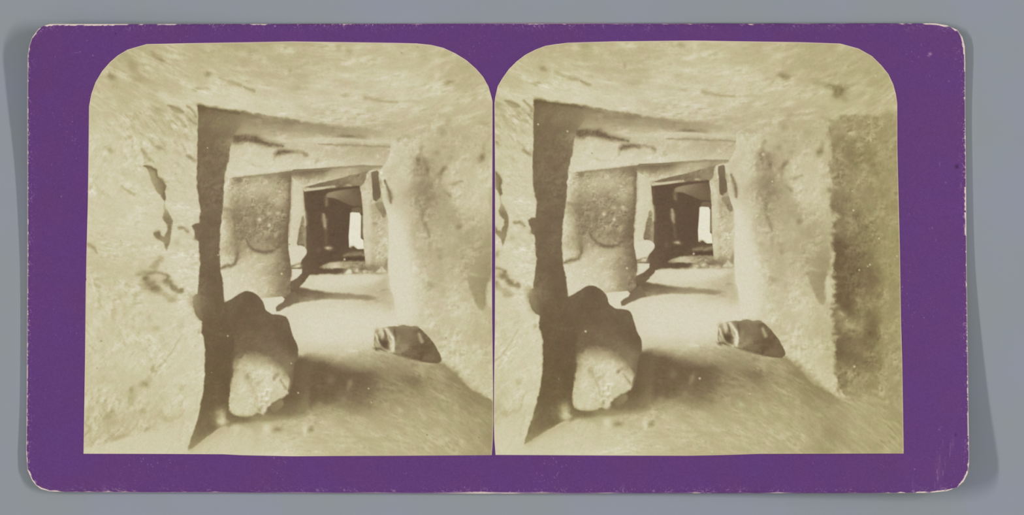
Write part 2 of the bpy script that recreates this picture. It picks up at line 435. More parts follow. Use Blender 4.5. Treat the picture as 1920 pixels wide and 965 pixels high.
        for (x0, y0, w0), (x1, y1, w1) in zip(Q[:-1], Q[1:]):
            ex, ey = x1 - x0, y1 - y0
            t = np.clip(((x - x0) * ex + (y - y0) * ey) / (ex * ex + ey * ey + 1e-9), 0, 1)
            ww = (w0 + (w1 - w0) * t) * w * 0.66
            best = np.minimum(best, np.hypot(x - x0 - t * ex, y - y0 - t * ey) / ww)
        m = np.clip(np.exp(-(best ** 2) * 0.7) * a * (1 - .1 * s.lt(lay)[0][sel]), 0, 1)
        s.T[sel] = s.T[sel] * (1 - m) + tone * m

def paint(X, Y, eye):
    p = Painter(X, Y, eye); F, B, L = p.fill, p.blob, p.line
    # ---- roof slab
    F([(120, 40), (1120, 40), (1120, 330), (120, 330)], 'C',
      [(170, 140, 196), (200, 150, 196), (240, 130, 190), (170, 200, 203), (225, 200, 201), (250, 165, 197), (300, 100, 194), (300, 140, 193), (350, 100, 193), (400, 110, 191), (450, 95, 188),
       (550, 90, 192), (650, 100, 200), (750, 90, 200), (830, 120, 198), (860, 150, 191), (900, 190, 197), (300, 165, 198), (350, 150, 200), (400, 140, 199), (450, 178, 212),
       (390, 185, 213), (520, 190, 211), (600, 190, 209), (650, 200, 207), (700, 170, 207), (800, 165, 206), (500, 140, 196), (560, 150, 196), (620, 140, 202), (600, 215, 198), (700, 225, 194),
       (800, 215, 198), (880, 225, 197), (900, 250, 192), (800, 235, 192), (850, 238, 190), (620, 170, 206), (750, 200, 207), (850, 190, 203), (560, 175, 205)],
      soft=0.1, tex=3.6, tex2=3.4, extra=[(1500, 100, 188), (1600, 125, 187), (1650, 160, 185), (1560, 150, 187), (1600, 195, 194), (1660, 200, 190), (1520, 190, 194), (1400, 100, 194), (1450, 150, 194), (1400, 190, 197), (1480, 215, 190)])
    for b in [(210, 143, 8, 6, 30, 150, .8), (216, 162, 6, 4, 0, 184, .8), (249, 123, 7, 13, -20, 166, .8), (233, 102, 12, 5, 20, 176, .8), (262, 147, 14, 6, 10, 176, .8), (223, 125, 12, 4, 30, 186, .7),
              (177, 166, 6, 4, 0, 184, .7), (262, 90, 14, 4, 5, 182, .7), (296, 205, 12, 7, 20, 176, .8), (316, 222, 9, 4, 20, 178, .7), (391, 139, 6, 4, 10, 160, .85), (375, 166, 12, 3, 0, 176, .8),
              (474, 96, 9, 5, 10, 173, .8), (441, 86, 8, 8, 0, 178, .8), (455, 100, 7, 5, 0, 208, .7), (545, 133, 3, 5, 0, 168, .7), (656, 95, 7, 5, 10, 174, .85), (634, 88, 4, 9, -30, 184, .7), (577, 82, 16, 4, 0, 180, .7),
              (600, 112, 20, 8, 0, 188, .6), (647, 179, 8, 3, 0, 184, .8), (643, 155, 8, 5, 0, 190, .6), (558, 166, 14, 4, 0, 183, .7), (563, 143, 14, 5, 0, 186, .6), (796, 104, 8, 8, 0, 180, .7), (844, 155, 7, 4, 0, 162, .8),
              (854, 141, 18, 9, 0, 184, .6), (833, 102, 9, 5, 0, 186, .7), (806, 145, 8, 6, -40, 188, .6), (855, 195, 20, 3, -5, 190, .6), (780, 190, 22, 3, 0, 191, .6), (832, 218, 14, 3, 0, 186, .6), (726, 235, 8, 4, 0, 178, .7),
              (906, 232, 9, 6, 30, 176, .7), (370, 115, 30, 6, 0, 188, .5), (420, 118, 10, 30, 0, 190, .4), (510, 112, 16, 8, 0, 186, .5), (830, 83, 10, 5, 0, 188, .5), (750, 84, 10, 5, 0, 186, .5), (700, 90, 12, 8, 0, 188, .5), (925, 203, 30, 10, 0, 196, .3)]:
        B(*b[:6], 'C', b[6])
    L([(284, 97, .6), (294, 106, 1), (304, 114, .9)], 8, 160, 'C', .75)
    L([(413, 146), (425, 152), (445, 158), (452, 160)], 5, 173, 'C', .75); L([(458, 162, .5), (466, 166, 1), (475, 170, .9)], 5, 162, 'C', .8)
    L([(685, 183, 1), (700, 186, 1), (718, 190, .7), (743, 191, .7)], 5, 176, 'C', .8)
    if eye == 1:
        for b in [(1574, 171, 12, 8, -40, 122, .9), (1557, 162, 11, 5, 15, 142, .85), (1535, 155, 12, 5, 20, 168, .7), (1583, 186, 8, 5, 30, 160, .6), (1467, 141, 9, 5, 0, 150, .85), (1450, 150, 10, 6, 0, 178, .5),
                  (1627, 136, 6, 4, 0, 170, .7), (1640, 155, 18, 4, -15, 176, .6), (1600, 158, 14, 3, -15, 176, .6), (1540, 125, 40, 5, 0, 176, .5), (1630, 168, 9, 4, 0, 206, .6), (1541, 201, 9, 5, -10, 172, .6),
                  (1500, 215, 30, 3, -5, 178, .6), (1560, 105, 30, 6, 10, 182, .5), (1655, 148, 15, 4, -15, 178, .6), (1478, 206, 22, 4, -5, 184, .5)]:
            B(*b[:6], 'X', b[6])
    # ---- underside of the first lintel, shading off to the right
    F([(430, 203), (480, 214), (520, 220), (560, 226), (620, 236), (680, 240), (745, 244), (760, 258), (740, 272), (640, 266), (520, 274), (430, 266)], 'C',
      [(435, 216, 136), (470, 222, 148), (500, 227, 152), (540, 233, 150), (580, 236, 160), (620, 243, 164), (650, 247, 170), (690, 248, 180), (740, 250, 196), (440, 236, 162), (480, 242, 176), (520, 246, 180), (560, 250, 188),
       (460, 252, 186), (480, 256, 196), (540, 260, 200), (600, 252, 186), (620, 262, 202), (700, 262, 204), (640, 270, 190), (745, 266, 200)], soft=4.5, rag=3, tex=5, tex2=3, smooth=1)
    for b in [(550, 230, 18, 2.5, 4, 142, .8), (590, 237, 22, 5, 8, 162, .7), (605, 250, 6, 3, 30, 158, .6), (651, 255, 14, 2.5, 3, 124, .85), (676, 256, 10, 3, -5, 158, .7), (660, 246, 12, 3, 0, 166, .6), (512, 246, 6, 2, 0, 160, .6),
              (530, 239, 14, 3, 10, 168, .5), (700, 238, 14, 3, 0, 184, .6), (455, 218, 12, 3, 10, 140, .5), (620, 247, 34, 5, 8, 160, .6), (575, 244, 24, 5, 8, 166, .5), (690, 250, 26, 4, 3, 172, .55), (640, 238, 20, 3, 8, 172, .5), (583, 262, 6, 5, 0, 192, .5), (749, 262, 6, 4, 0, 164, .7), (708, 254, 9, 3, 0, 182, .5)]:
        B(*b[:6], 'C', b[6])
    L([(480, 213.5), (520, 221), (560, 228)], 3, 150, 'C', .6)
    # ---- second lintel: a pale beam
    F([(428, 262), (480, 268), (540, 268), (560, 258), (640, 258), (736, 267), (738, 290), (722, 312), (674, 310.5), (633, 313.5), (591, 317), (549, 319.5), (495, 326), (449, 331.5), (424, 335), (420, 310)], 'M',
      [(440, 278, 205), (440, 320, 216), (470, 285, 211), (500, 280, 208), (480, 318, 217), (530, 275, 200), (530, 300, 212), (560, 270, 198), (560, 300, 209), (600, 275, 198), (600, 300, 208), (590, 312, 216),
       (640, 265, 202), (650, 285, 189), (650, 300, 203), (690, 280, 184), (720, 282, 186), (700, 300, 200), (690, 307, 208), (730, 275, 194), (560, 262, 204), (600, 262, 208), (700, 264, 206), (735, 300, 200)],
      soft=1.3, tex=3.2, tex2=2.5)
    L([(597, 270.5, .5), (636, 271, 1), (680, 273, 1), (733, 275.5, .8)], 3.2, 158, 'M', .75); L([(500, 263), (560, 264), (640, 262), (726, 265)], 5, 207, 'M', .6)
    L([(437, 258, 1), (456, 259, 1), (476, 260, 1.2), (488, 265, 1), (505, 270, .8), (530, 274, .4)], 9, 112, 'M', .9)
    B(444, 264, 9, 6, 0, 118, 'M', .75); B(480, 263, 9, 4, 10, 112, 'M', .7); L([(495, 262, .5), (515, 266, 1), (533, 270, .6)], 6, 176, 'M', .6)
    L([(517, 289, 1), (523, 286, 1.4), (534, 284, 1.2), (550, 285, .7)], 5.5, 118, 'M', .9); L([(548, 285), (560, 284), (569, 286), (575, 291)], 4, 160, 'M', .8); B(574, 290, 4, 4, 0, 150, 'M', .7)
    L([(517, 284), (514, 292), (513, 300)], 3, 176, 'M', .6); B(475, 309, 5, 2, 20, 190, 'M', .7); B(488, 311, 7, 2, 0, 194, 'M', .6); B(594, 300, 4, 5, 0, 180, 'M', .6); B(526, 277, 3, 5, 0, 180, 'M', .5)
    # ---- what lies past the beam: soffits, posts, dark bays
    F([(540, 318), (591, 316), (633, 312), (674, 309), (724, 310), (730, 330), (700, 345), (680, 352), (540, 352)], 'M',
      [(552, 322, 128), (580, 323, 124), (605, 324, 128), (570, 329, 140), (630, 320, 178), (660, 316, 186), (700, 314, 182), (640, 330, 188), (612, 331, 190), (560, 338, 206), (590, 338, 202), (620, 335, 202), (560, 348, 208), (590, 345, 205),
       (690, 322, 150), (680, 340, 160)], soft=1.2, tex=3)
    L([(552, 320.5), (591, 318.5), (633, 315), (674, 311.5), (716, 312.5)], 2.6, 148, 'M', .75)
    B(692, 314, 16, 2.5, 0, 164, 'M', .6); B(726, 309, 6, 5, 0, 172, 'M', .7); B(566, 326, 16, 4, 0, 130, 'M', .5)
    F([(571, 351), (600, 343), (633, 335), (660, 328), (690, 320), (690, 345), (674, 349), (650, 350), (628, 352), (600, 355)], 'M',
      [(575, 350, 130), (600, 346, 128), (625, 342, 132), (650, 334, 150), (675, 328, 148), (684, 332, 140), (650, 346, 128), (670, 346, 150), (630, 350, 130), (660, 338, 142)], soft=1.1, rag=.8, tex=4, smooth=0)
    B(653, 347, 5, 2, 0, 196, 'M', .8); B(668, 340, 8, 5, 0, 160, 'M', .5)
    # left far post
    F([(547, 331), (569, 350), (572, 395), (575, 424), (573, 465), (555, 462), (541, 491), (539.5, 434), (543, 391)], 'M',
      [(550, 340, 213), (560, 355, 210), (565, 380, 210), (550, 390, 217), (545, 440, 217), (560, 430, 206), (552, 450, 212), (570, 410, 206)], soft=1.2, rag=.8, tex=2, smooth=0)
    L([(568, 351), (570, 375), (572, 398)], 3, 190, 'M', .6); B(546, 385, 4, 2, 0, 192, 'M', .6); B(558, 358, 8, 2.5, 0, 200, 'M', .5); L([(549, 345), (549, 380)], 2.5, 204, 'M', .4)
    # deep recess
    F([(569, 357.5), (600, 354.5), (628, 351), (650, 350.5), (674, 348), (679, 370), (682, 400), (684, 450), (690, 480), (700, 512), (665, 515), (581, 515), (574, 528), (563, 538), (600, 549), (560, 560), (534, 566), (545, 527), (556, 510), (566, 488), (573, 462), (574, 440), (573, 400), (571, 380)], 'M',
      [(580, 370, 94), (590, 420, 96), (585, 470, 100), (600, 500, 96), (575, 500, 106), (640, 420, 92), (630, 460, 92), (680, 500, 110), (560, 535, 116), (552, 556, 120), (620, 440, 94), (648, 440, 90)],
      soft=1.2, rag=.6, tex=2.5, smooth=0)
    F([(567, 402), (573, 412), (575, 462), (555, 463), (561, 430)], 'M', [(568, 415, 150), (566, 440, 138), (560, 458, 128), (571, 455, 150)], soft=1.5, rag=1, tex=6)
    L([(571.5, 398), (573, 408), (573, 422)], 4, 206, 'M', .9); L([(571, 430), (571, 455), (573, 466)], 3.5, 162, 'M', .7); B(570, 440, 2.5, 3, 0, 185, 'M', .6)
    L([(573, 355), (572, 380), (576, 420), (578, 470)], 3, 116, 'M', .5)
    F([(570, 354), (600, 350.5), (628, 347.5), (629, 351.5), (600, 355.5), (570, 359)], 'M', 203, soft=1.3, smooth=0); B(624, 350, 8, 2.5, 0, 170, 'M', .5)
    # inner soffit and thin slits of light
    F([(611, 370), (612, 362), (632, 357), (673, 351), (679, 362), (680, 388), (660, 386), (640, 377), (626, 371)], 'M',
      [(616, 367, 152), (630, 364, 148), (645, 364, 134), (660, 368, 122), (672, 375, 116), (665, 357, 112), (675, 384, 112), (640, 372, 122)], soft=2.0, tex=1.5)
    L([(605, 360), (612, 356), (640, 352.5), (672, 350)], 3, 98, 'M', .7)
    F([(660, 389), (677, 388), (679, 401), (658, 400)], 'M', 118, soft=1.6); L([(656, 388), (678, 387)], 2.4, 96, 'M', .7)
    L([(606.5, 402, .6), (608, 412, 1.2), (610, 428, .7)], 5, 172, 'M', .9); L([(612, 370), (612.5, 384)], 4.5, 134, 'M', .8); L([(610, 430), (612, 455)], 4, 112, 'M', .8)
    B(616, 465, 5.5, 2.8, 5, 196, 'M', .95); B(597, 469, 4, 4, 0, 122, 'M', .7); B(586, 455, 10, 22, 0, 100, 'M', .4)
    # the far opening, daylight
    F([(656.5, 399), (660, 397.6), (674, 398.5), (677, 404), (676.5, 446), (681.5, 450), (683, 466.5), (671, 467), (665, 463.5), (662, 461), (659, 465), (654.5, 463.5), (653.6, 443), (655.3, 420)], 'M', 229, soft=1.0, smooth=0)
    L([(678.8, 404), (679.5, 425), (679, 445)], 1.8, 172, 'M', .6); B(661, 464, 4, 2.2, 0, 96, 'M', .9)
    F([(655, 467), (683, 467.5), (686, 490), (640, 490), (640, 470)], 'M', 96, soft=1.5, smooth=0)
    L([(646, 479, .6), (660, 477.5, 1), (683, 475.5, 1)], 7, 150, 'M', .8); L([(650, 485), (683, 484)], 4.5, 84, 'M', .9)
    # lit strips on the far floor
    F([(598, 502), (606, 496), (622, 491), (650, 489), (690, 490), (700, 503), (650, 504), (625, 503)], 'M', [(605, 500, 165), (620, 496, 198), (632, 497, 208), (650, 498, 186), (662, 495, 170), (680, 496, 160), (645, 492, 150), (690, 498, 168)], soft=2.4, tex=5, rag=1.5)
    L([(655, 494), (664, 492), (674, 497)], 2.5, 140, 'M', .6); L([(645, 506), (660, 500), (672, 503), (684, 499)], 3.5, 120, 'M', .6)
    B(646, 486, 1.6, 1.8, 30, 226, 'M', .95)
    # right far post
    F([(675, 350), (684, 343), (688, 322), (697, 318), (712, 317), (735, 318), (735, 512), (700, 512), (686, 505), (683, 470), (681, 443), (680.5, 400), (678.5, 370)], 'M',
      [(680, 345, 196), (684, 370, 208), (690, 330, 202), (688, 420, 210), (690, 470, 211), (700, 450, 196), (715, 430, 200), (710, 470, 198), (722, 460, 200), (700, 410, 196), (720, 410, 190), (720, 490, 196), (700, 485, 190), (695, 500, 176), (720, 505, 170), (705, 390, 182)],
      soft=1.2, rag=.8, tex=6, tex2=4)
    for b in [(703, 419, 4, 5, 0, 164, .8), (693, 449, 4, 5, 0, 172, .7), (712, 442, 5, 3, 0, 182, .5), (700, 500, 14, 6, 0, 150, .8), (726, 494, 3, 9, 0, 120, .7), (686, 502, 8, 4, 0, 140, .6), (698, 470, 4, 8, 0, 182, .4), (724, 470, 4, 6, 0, 180, .5), (704, 400, 9, 8, 0, 172, .6), (716, 425, 5, 5, 0, 178, .5), (692, 395, 4, 12, 0, 196, .4), (698, 480, 6, 5, 0, 176, .5), (718, 482, 5, 7, 0, 182, .5), (682, 378, 2.5, 8, 0, 190, .5)]:
        B(*b[:6], 'M', b[6])
    F([(682, 385), (690, 360), (694, 380), (697, 440), (697, 492), (688, 498), (684, 450)], 'M', 212, soft=4, rag=2, a=.6)
    F([(695, 323), (700, 321), (709, 319), (711, 340), (715, 368), (706, 378), (699, 374), (698, 345)], 'M', [(700, 330, 128), (705, 350, 116), (706, 368, 120)], soft=1.3, rag=.8)
    F([(702, 381), (708, 378), (717, 378), (722, 392), (727, 404), (718, 408), (711, 396), (704, 386)], 'M', [(710, 384, 150), (720, 396, 138), (713, 388, 160)], soft=2.2, rag=1.2, tex=5)
    B(710, 376, 3, 2.5, 0, 176, 'M', .8); L([(726, 400), (727, 440), (728, 500)], 2.5, 186, 'M', .5)
    # ---- middle ground floor
    F([(520, 600), (512, 590), (520, 582), (550, 571), (563, 537), (576, 522), (579, 516.5), (600, 514.5), (655, 514), (700, 512.5), (728, 511), (800, 520), (860, 720), (540, 720)], 'G',
      [(600, 520, 214), (580, 530, 214), (640, 520, 214), (650, 530, 216), (700, 520, 212), (700, 532, 203), (650, 540, 208), (720, 530, 190), (730, 545, 196), (690, 545, 196), (600, 575, 215), (560, 580, 217), (650, 572, 214), (700, 572, 206), (730, 572, 198), (738, 565, 196),
       (600, 600, 220), (650, 610, 221), (700, 600, 219), (740, 600, 217), (650, 640, 216), (600, 640, 217), (560, 645, 213), (690, 645, 210), (700, 655, 205), (640, 660, 204), (570, 660, 200), (610, 662, 200)], soft=1.3, rag=1.2, smooth=0, tex=1.2)
    L([(585, 515.5), (640, 513), (680, 513.5), (722, 513)], 2.4, 178, 'G', .6)
    F([(520, 545), (550, 540), (564, 540), (581, 542), (622, 548.5), (666, 551), (700, 554), (712, 558), (692, 563), (658, 561), (612, 561), (571, 565), (550, 570), (526, 582), (516, 574)], 'G',
      [(530, 570, 116), (550, 550, 114), (570, 552, 122), (560, 562, 138), (600, 553, 130), (620, 556, 140), (650, 556, 160), (670, 556, 164), (690, 557, 150), (705, 558, 172), (580, 562, 150), (620, 561, 172)], soft=3.0, rag=1.5, tex=4, smooth=0)
    L([(550, 541), (564, 541), (585, 545)], 3, 118, 'G', .6); L([(626, 553, .7), (645, 553, 1), (672, 556, .8), (694, 557, 1), (703, 559, .6)], 5, 152, 'G', .6)
    for b in [(719, 543.5, 9, 2.4, -3, 156, .85), (725, 536, 18, 7, 0, 190, .55), (722, 552, 20, 8, 0, 186, .55), (708, 564, 8, 3, 0, 178, .7), (728, 556, 12, 12, 0, 192, .45), (711, 549, 14, 3, 0, 188, .5), (690, 571, 12, 2, 0, 200, .6), (645, 585, 4, 1.5, 60, 196, .7), (709, 544, 3, 1.5, 0, 212, .6)]:
        B(*b[:6], 'G', b[6])
    F([(590, 520), (640, 517), (725, 516), (700, 530), (650, 538), (600, 538), (584, 530)], 'G', 220, soft=6, a=.7)
    F([(560, 590), (600, 578), (735, 580), (745, 610), (700, 640), (600, 645), (562, 630)], 'G', 221, soft=14, a=.7)
    # little stones at the foot of the far post
    B(678, 506, 22, 3.6, 0, 116, 'G', .75); B(700, 509, 14, 2.5, 0, 150, 'G', .6); B(661, 510, 4, 3, 0, 118, 'G', .8)
    for b in [(654, 510, 6.2, 5, 0, 222, 1), (669, 507, 5.5, 4.6, 20, 212, 1), (684, 510.5, 5, 3.4, 0, 214, .95), (694, 510, 4.6, 3.2, 0, 206, .9), (675, 512, 3, 2, 0, 190, .7), (664, 504, 3, 3, 0, 176, .6)]:
        B(*b[:6], 'G', b[6])
    B(726, 497, 4, 9, 0, 120, 'M', .8); F([(704, 511), (706, 507), (712, 503), (716, 498), (720, 503), (725, 508), (725, 510.5)], 'M', 206, soft=1.8, rag=1.2); L([(714, 500), (717, 510)], 2, 186, 'M', .5)
    # white boulder by the left far post
    F([(542, 463), (554, 462), (561, 459.5), (568, 461), (575, 467), (575.5, 475), (567, 486), (556, 496), (545, 499), (541.5, 488)], 'M', 218, soft=1.2)
    L([(542, 499.5), (552, 497), (560, 495)], 3, 128, 'M', .85); B(558, 499, 5.5, 3.6, 0, 213, 'M', .95); L([(541, 503.5), (552, 502.5), (564, 503.5)], 2.2, 118, 'M', .85)
    F([(543.5, 504.5), (566.5, 504), (566, 512), (557, 521), (546, 527), (545, 518)], 'M', 220, soft=1.2, smooth=0)
    # ---- carved pillar
    pill = [(420, 336), (449, 332), (495, 326.5), (546, 320.5), (545, 345), (545.5, 380), (543, 408), (540, 434), (541, 470), (544, 490), (546.5, 505), (547, 516), (544, 526), (545, 548), (536, 557), (500, 559), (480, 600), (410, 600), (408, 470)]
    F(pill, 'M',
      [(424, 345, 212), (430, 338, 208), (440, 343, 168), (446, 337, 150), (428, 362, 207), (424, 385, 202), (427, 402, 166), (424, 415, 196), (428, 440, 196), (420, 460, 194), (432, 460, 176), (428, 485, 204), (440, 375, 172), (438, 410, 146), (442, 440, 142), (443, 470, 152),
       (455, 352, 188), (470, 340, 176), (478, 352, 196), (495, 350, 198), (505, 342, 184), (520, 335, 160), (535, 345, 168), (541, 335, 134), (470, 368, 182), (500, 366, 178), (528, 365, 182), (520, 380, 186), (541, 375, 150), (485, 385, 160), (505, 392, 156), (460, 395, 156), (540, 395, 136),
       (465, 410, 146), (460, 430, 148), (480, 425, 156), (500, 415, 150), (520, 420, 146), (532, 400, 150), (537, 420, 128), (490, 440, 158), (505, 445, 150), (523, 440, 138), (534, 445, 122), (475, 450, 156), (500, 460, 160), (520, 462, 140), (532, 465, 132), (455, 465, 176),
       (460, 485, 200), (480, 490, 203), (500, 485, 196), (515, 478, 182), (530, 480, 146), (541, 490, 122), (440, 505, 212), (425, 515, 214), (460, 520, 210), (485, 515, 204), (500, 508, 188), (512, 500, 172), (520, 515, 156), (535, 520, 138), (505, 530, 190), (488, 540, 208), (525, 540, 154), (538, 548, 136),
       (500, 550, 200), (512, 552, 172), (430, 550, 218), (460, 540, 214)], soft=1.3, rag=.8, tex=5.0, tex2=3, smooth=0, c=6)
    # chiselled roughness
    sel, m = p.mask([(434, 338), (545, 325), (541, 470), (520, 478), (470, 474), (440, 470)], 'M', 5, 2)
    p.T[sel] += m * 2.5 * p.lt('M')[0][sel]
    sel, m = p.mask([(416, 336), (441, 338), (441, 495), (414, 502)], 'M', 3, 2)
    p.T[sel] += m * (10 * fbm(p.U[sel] / 5, p.V[sel] / 7, 12, 3))
    L([(438, 334), (460, 331), (500, 327), (545, 322)], 3.2, 146, 'M', .6); B(446, 337, 6, 4, 0, 142, 'M', .7); B(504, 330, 8, 4, 0, 152, 'M', .6); B(540, 330, 6, 8, 0, 132, 'M', .6)
    L([(544, 335), (543.5, 380), (540, 420), (538, 450)], 4.5, 120, 'M', .6); L([(440, 395), (441, 430), (444, 465), (445, 482)], 5, 142, 'M', .55)
    L([(461, 447, .6), (466, 458, 1), (474, 466, 1), (488, 471, 1.2), (500, 472, 1.2), (513, 469, 1), (523, 462, 1), (532, 450, 1), (538, 440, 1.2)], 3.6, 122, 'M', .75)
    L([(480, 470), (498, 473), (514, 471)], 4.5, 118, 'M', .5); B(493, 424, 33, 38, 0, 146, 'M', .18)
    L([(415, 503, .7), (420, 500, 1.2), (427, 497, 1.2), (433, 498, 1), (440, 495, 1), (444, 486, .8), (446, 474, .8)], 4.5, 132, 'M', .8)
    L([(422, 392), (436, 395)], 5, 150, 'M', .7); L([(421, 400), (430, 407), (436, 418)], 3, 180, 'M', .5)
    for b in [(486, 411, 3.4, 3.2, 0, 222, 1), (504.7, 422, 2.6, 2.8, 0, 218, .95), (504.5, 400, 4, 3, 0, 200, .85), (521, 399.5, 4, 3.2, 20, 200, .85), (486, 398, 4, 2, 20, 180, .7), (491, 404, 3, 2, 0, 178, .5), (517, 440, 3, 5, 20, 190, .8),
              (514, 408, 4, 3, 0, 172, .5), (528, 513, 1.6, 1.8, 0, 226, .95), (543, 514, 4, 7, 0, 122, .6), (472, 352, 9, 5, 0, 200, .4), (495, 358, 12, 4, 0, 196, .4), (523, 378, 6, 4, 0, 196, .5), (533, 362, 4, 6, 0, 190, .4), (512, 345, 5, 3, 0, 194, .4),
              (452, 378, 3, 4, 0, 190, .5), (465, 413, 4, 4, 0, 170, .5), (478, 402, 14, 9, 0, 150, .35), (461, 384, 5, 5, 0, 168, .4), (525, 447, 6, 10, 0, 126, .4), (510, 515, 10, 12, 0, 160, .3), (522, 525, 9, 5, 0, 178, .3)]:
        B(*b[:6], 'M', b[6])
    # lit ground before the pillar and the shadow point on it
    F([(490, 560), (495, 558.5), (515, 557), (529, 555.5), (534, 560), (531, 567), (540, 575), (530, 590), (512, 592), (500, 585), (494, 575)], 'M', 220, soft=1.2, smooth=0)
    F([(537, 556), (552, 545), (562, 566), (550, 569), (533, 578), (524, 583), (518, 583.5), (517, 576), (522, 571), (531, 566), (534, 561)], 'M', [(540, 560, 122), (530, 572, 124), (521, 578, 120), (550, 560, 126), (526, 579, 132)], soft=1.4, rag=.6, smooth=0)

    # ---- right wall
    F([(733, 258), (756, 247), (800, 238), (860, 236), (910, 235), (1150, 225), (1150, 752), (990, 790), (924, 752.5), (885, 730), (854, 702), (826, 679), (790, 640), (745, 610), (741, 575), (738, 553), (732, 540), (728, 500), (729, 430), (727, 405), (720, 385), (716, 368), (713, 345), (711, 322), (722, 306), (731, 290)], 'R',
      [(745, 262, 206), (740, 300, 209), (730, 330, 206), (730, 360, 207), (740, 350, 213), (722, 345, 206), (726, 380, 212), (735, 420, 216), (745, 480, 218), (757, 550, 218), (750, 600, 216), (760, 290, 207), (773, 330, 198), (786, 320, 158), (785, 360, 151), (795, 350, 151), (810, 370, 158), (780, 400, 180),
       (790, 430, 183), (768, 450, 203), (762, 400, 206), (800, 400, 172), (830, 385, 178), (850, 400, 178), (830, 340, 198), (870, 350, 204), (900, 350, 205), (910, 310, 202), (880, 310, 202), (860, 270, 193), (900, 270, 194), (840, 285, 192), (820, 275, 192), (820, 440, 190), (850, 440, 188), (800, 285, 192), (770, 265, 202),
       (880, 430, 180), (912, 440, 180), (840, 480, 188), (800, 480, 190), (780, 500, 206), (895, 490, 172), (907, 495, 164), (880, 505, 172), (905, 420, 188), (870, 390, 200), (900, 390, 203), (860, 520, 196), (820, 520, 192), (790, 540, 204), (805, 560, 201), (840, 560, 203), (868, 560, 198), (915, 570, 198), (915, 600, 192), (890, 600, 200), (840, 600, 204),
       (875, 625, 202), (912, 640, 196), (850, 660, 204), (900, 700, 204), (915, 735, 204), (825, 650, 202), (790, 610, 208), (870, 700, 205), (775, 580, 212), (770, 520, 212), (810, 620, 200)],
      soft=1.6, rag=.8, tex=4.0, tex2=3.4, smooth=0,
      extra=[(1540, 360, 200), (1555, 300, 188), (1545, 240, 186), (1520, 260, 186), (1550, 420, 190), (1552, 480, 186), (1556, 540, 200), (1550, 600, 192), (1555, 650, 194), (1560, 690, 200), (1570, 735, 204), (1545, 700, 206), (1530, 640, 198), (1520, 380, 202), (1545, 335, 196)])
    F([(731, 395), (752, 400), (766, 450), (776, 510), (784, 580), (776, 606), (755, 612), (744, 608), (741, 575), (738, 553), (732, 540), (728, 500), (729, 430)], 'R', 220, soft=13, rag=4, a=.95)
    F([(730, 400), (742, 402), (748, 480), (760, 560), (760, 606), (746, 610), (741, 575), (738, 553), (732, 540), (729, 500)], 'R', 221, soft=4, rag=1, a=.8)
    # soften the join between roof and wall
    for b in [(829, 247, 8, 8, 0, 168, .75), (761, 257, 14, 4, 0, 176, .7), (790, 247, 24, 4, 0, 184, .6), (749, 262, 5, 4, 0, 162, .5), (868, 244, 26, 5, 0, 190, .5), (785, 302, 5, 9, 10, 136, .85), (796, 302, 4, 6, 0, 150, .8), (802, 317, 5, 10, -20, 130, .85), (800, 308, 8, 8, 0, 160, .5), (829, 320, 4, 9, 40, 128, .85), (825, 338, 4, 9, 0, 158, .7),
              (838, 317, 4, 3, 0, 150, .5), (819, 287, 5, 5, 0, 164, .7), (846, 296, 5, 5, 0, 166, .7), (904, 294, 5, 8, 30, 128, .85), (908, 280, 4, 7, 0, 166, .6), (790, 277, 4, 5, 0, 166, .7), (834, 275, 7, 4, 0, 174, .6), (849, 283, 4, 4, 0, 174, .5), (838, 362, 10, 3, 45, 156, .7), (826, 350, 5, 10, 0, 172, .5), (815, 368, 4, 7, 0, 156, .6),
              (795, 352, 12, 14, 0, 156, .4), (812, 330, 3, 5, 0, 186, .6), (808, 325, 3, 6, 0, 196, .6), (862, 424, 5, 6, 20, 142, .8), (852, 412, 5, 9, -20, 166, .5), (877, 420, 16, 12, 0, 180, .4), (888, 438, 14, 8, 0, 174, .4), (823, 468, 8, 4, 0, 166, .7), (806, 461, 4, 10, 0, 170, .6), (783, 468, 6, 4, 0, 182, .6), (858, 462, 6, 4, 0, 176, .6), (829, 418, 9, 4, 0, 182, .5),
              (845, 400, 20, 7, 20, 176, .4), (825, 395, 9, 7, 0, 172, .45), (825, 482, 5, 5, 0, 162, .7), (808, 534, 8, 5, 0, 166, .75), (798, 536, 5, 3, 0, 184, .5), (798, 492, 4, 9, 0, 182, .5), (828, 518, 4, 12, 0, 186, .5), (831, 549, 5, 8, 0, 184, .7), (866, 512, 6, 4, 0, 180, .5), (753, 395, 10, 20, 0, 202, .4), (785, 425, 8, 14, 0, 176, .5), (820, 580, 5, 30, 0, 196, .5),
              (875, 612, 18, 5, -10, 196, .5), (827, 635, 5, 12, 0, 194, .5), (862, 610, 14, 6, 30, 208, .4), (885, 418, 6, 2, 20, 202, .7), (870, 416, 2, 4, -30, 206, .7), (880, 335, 12, 2, 0, 194, .5), (777, 312, 3, 16, 0, 176, .6), (910, 395, 10, 4, 0, 206, .3)]:
        B(*b[:6], 'R', b[6])
    L([(843, 346, 1), (852, 345, 1), (866, 340, .7)], 4.5, 156, 'R', .55, rag=2); L([(781, 372, .7), (788, 384, 1), (792, 395, 1), (793, 412, 1), (798, 424, 1.2), (802, 435, 1.2), (805, 443, .7)], 5, 148, 'R', .7)
    L([(777, 320), (779, 350), (782, 374)], 5, 166, 'R', .5); L([(776, 390), (776, 410)], 5, 192, 'R', .4)
    # sliver crack at the wall's far edge
    L([(722, 338, .6), (725, 346, .8), (729, 358, 1.2), (732, 370, 1.2), (733, 379, .7)], 4.2, 128, 'R', .85); L([(713, 337), (716, 350)], 4, 160, 'R', .5)
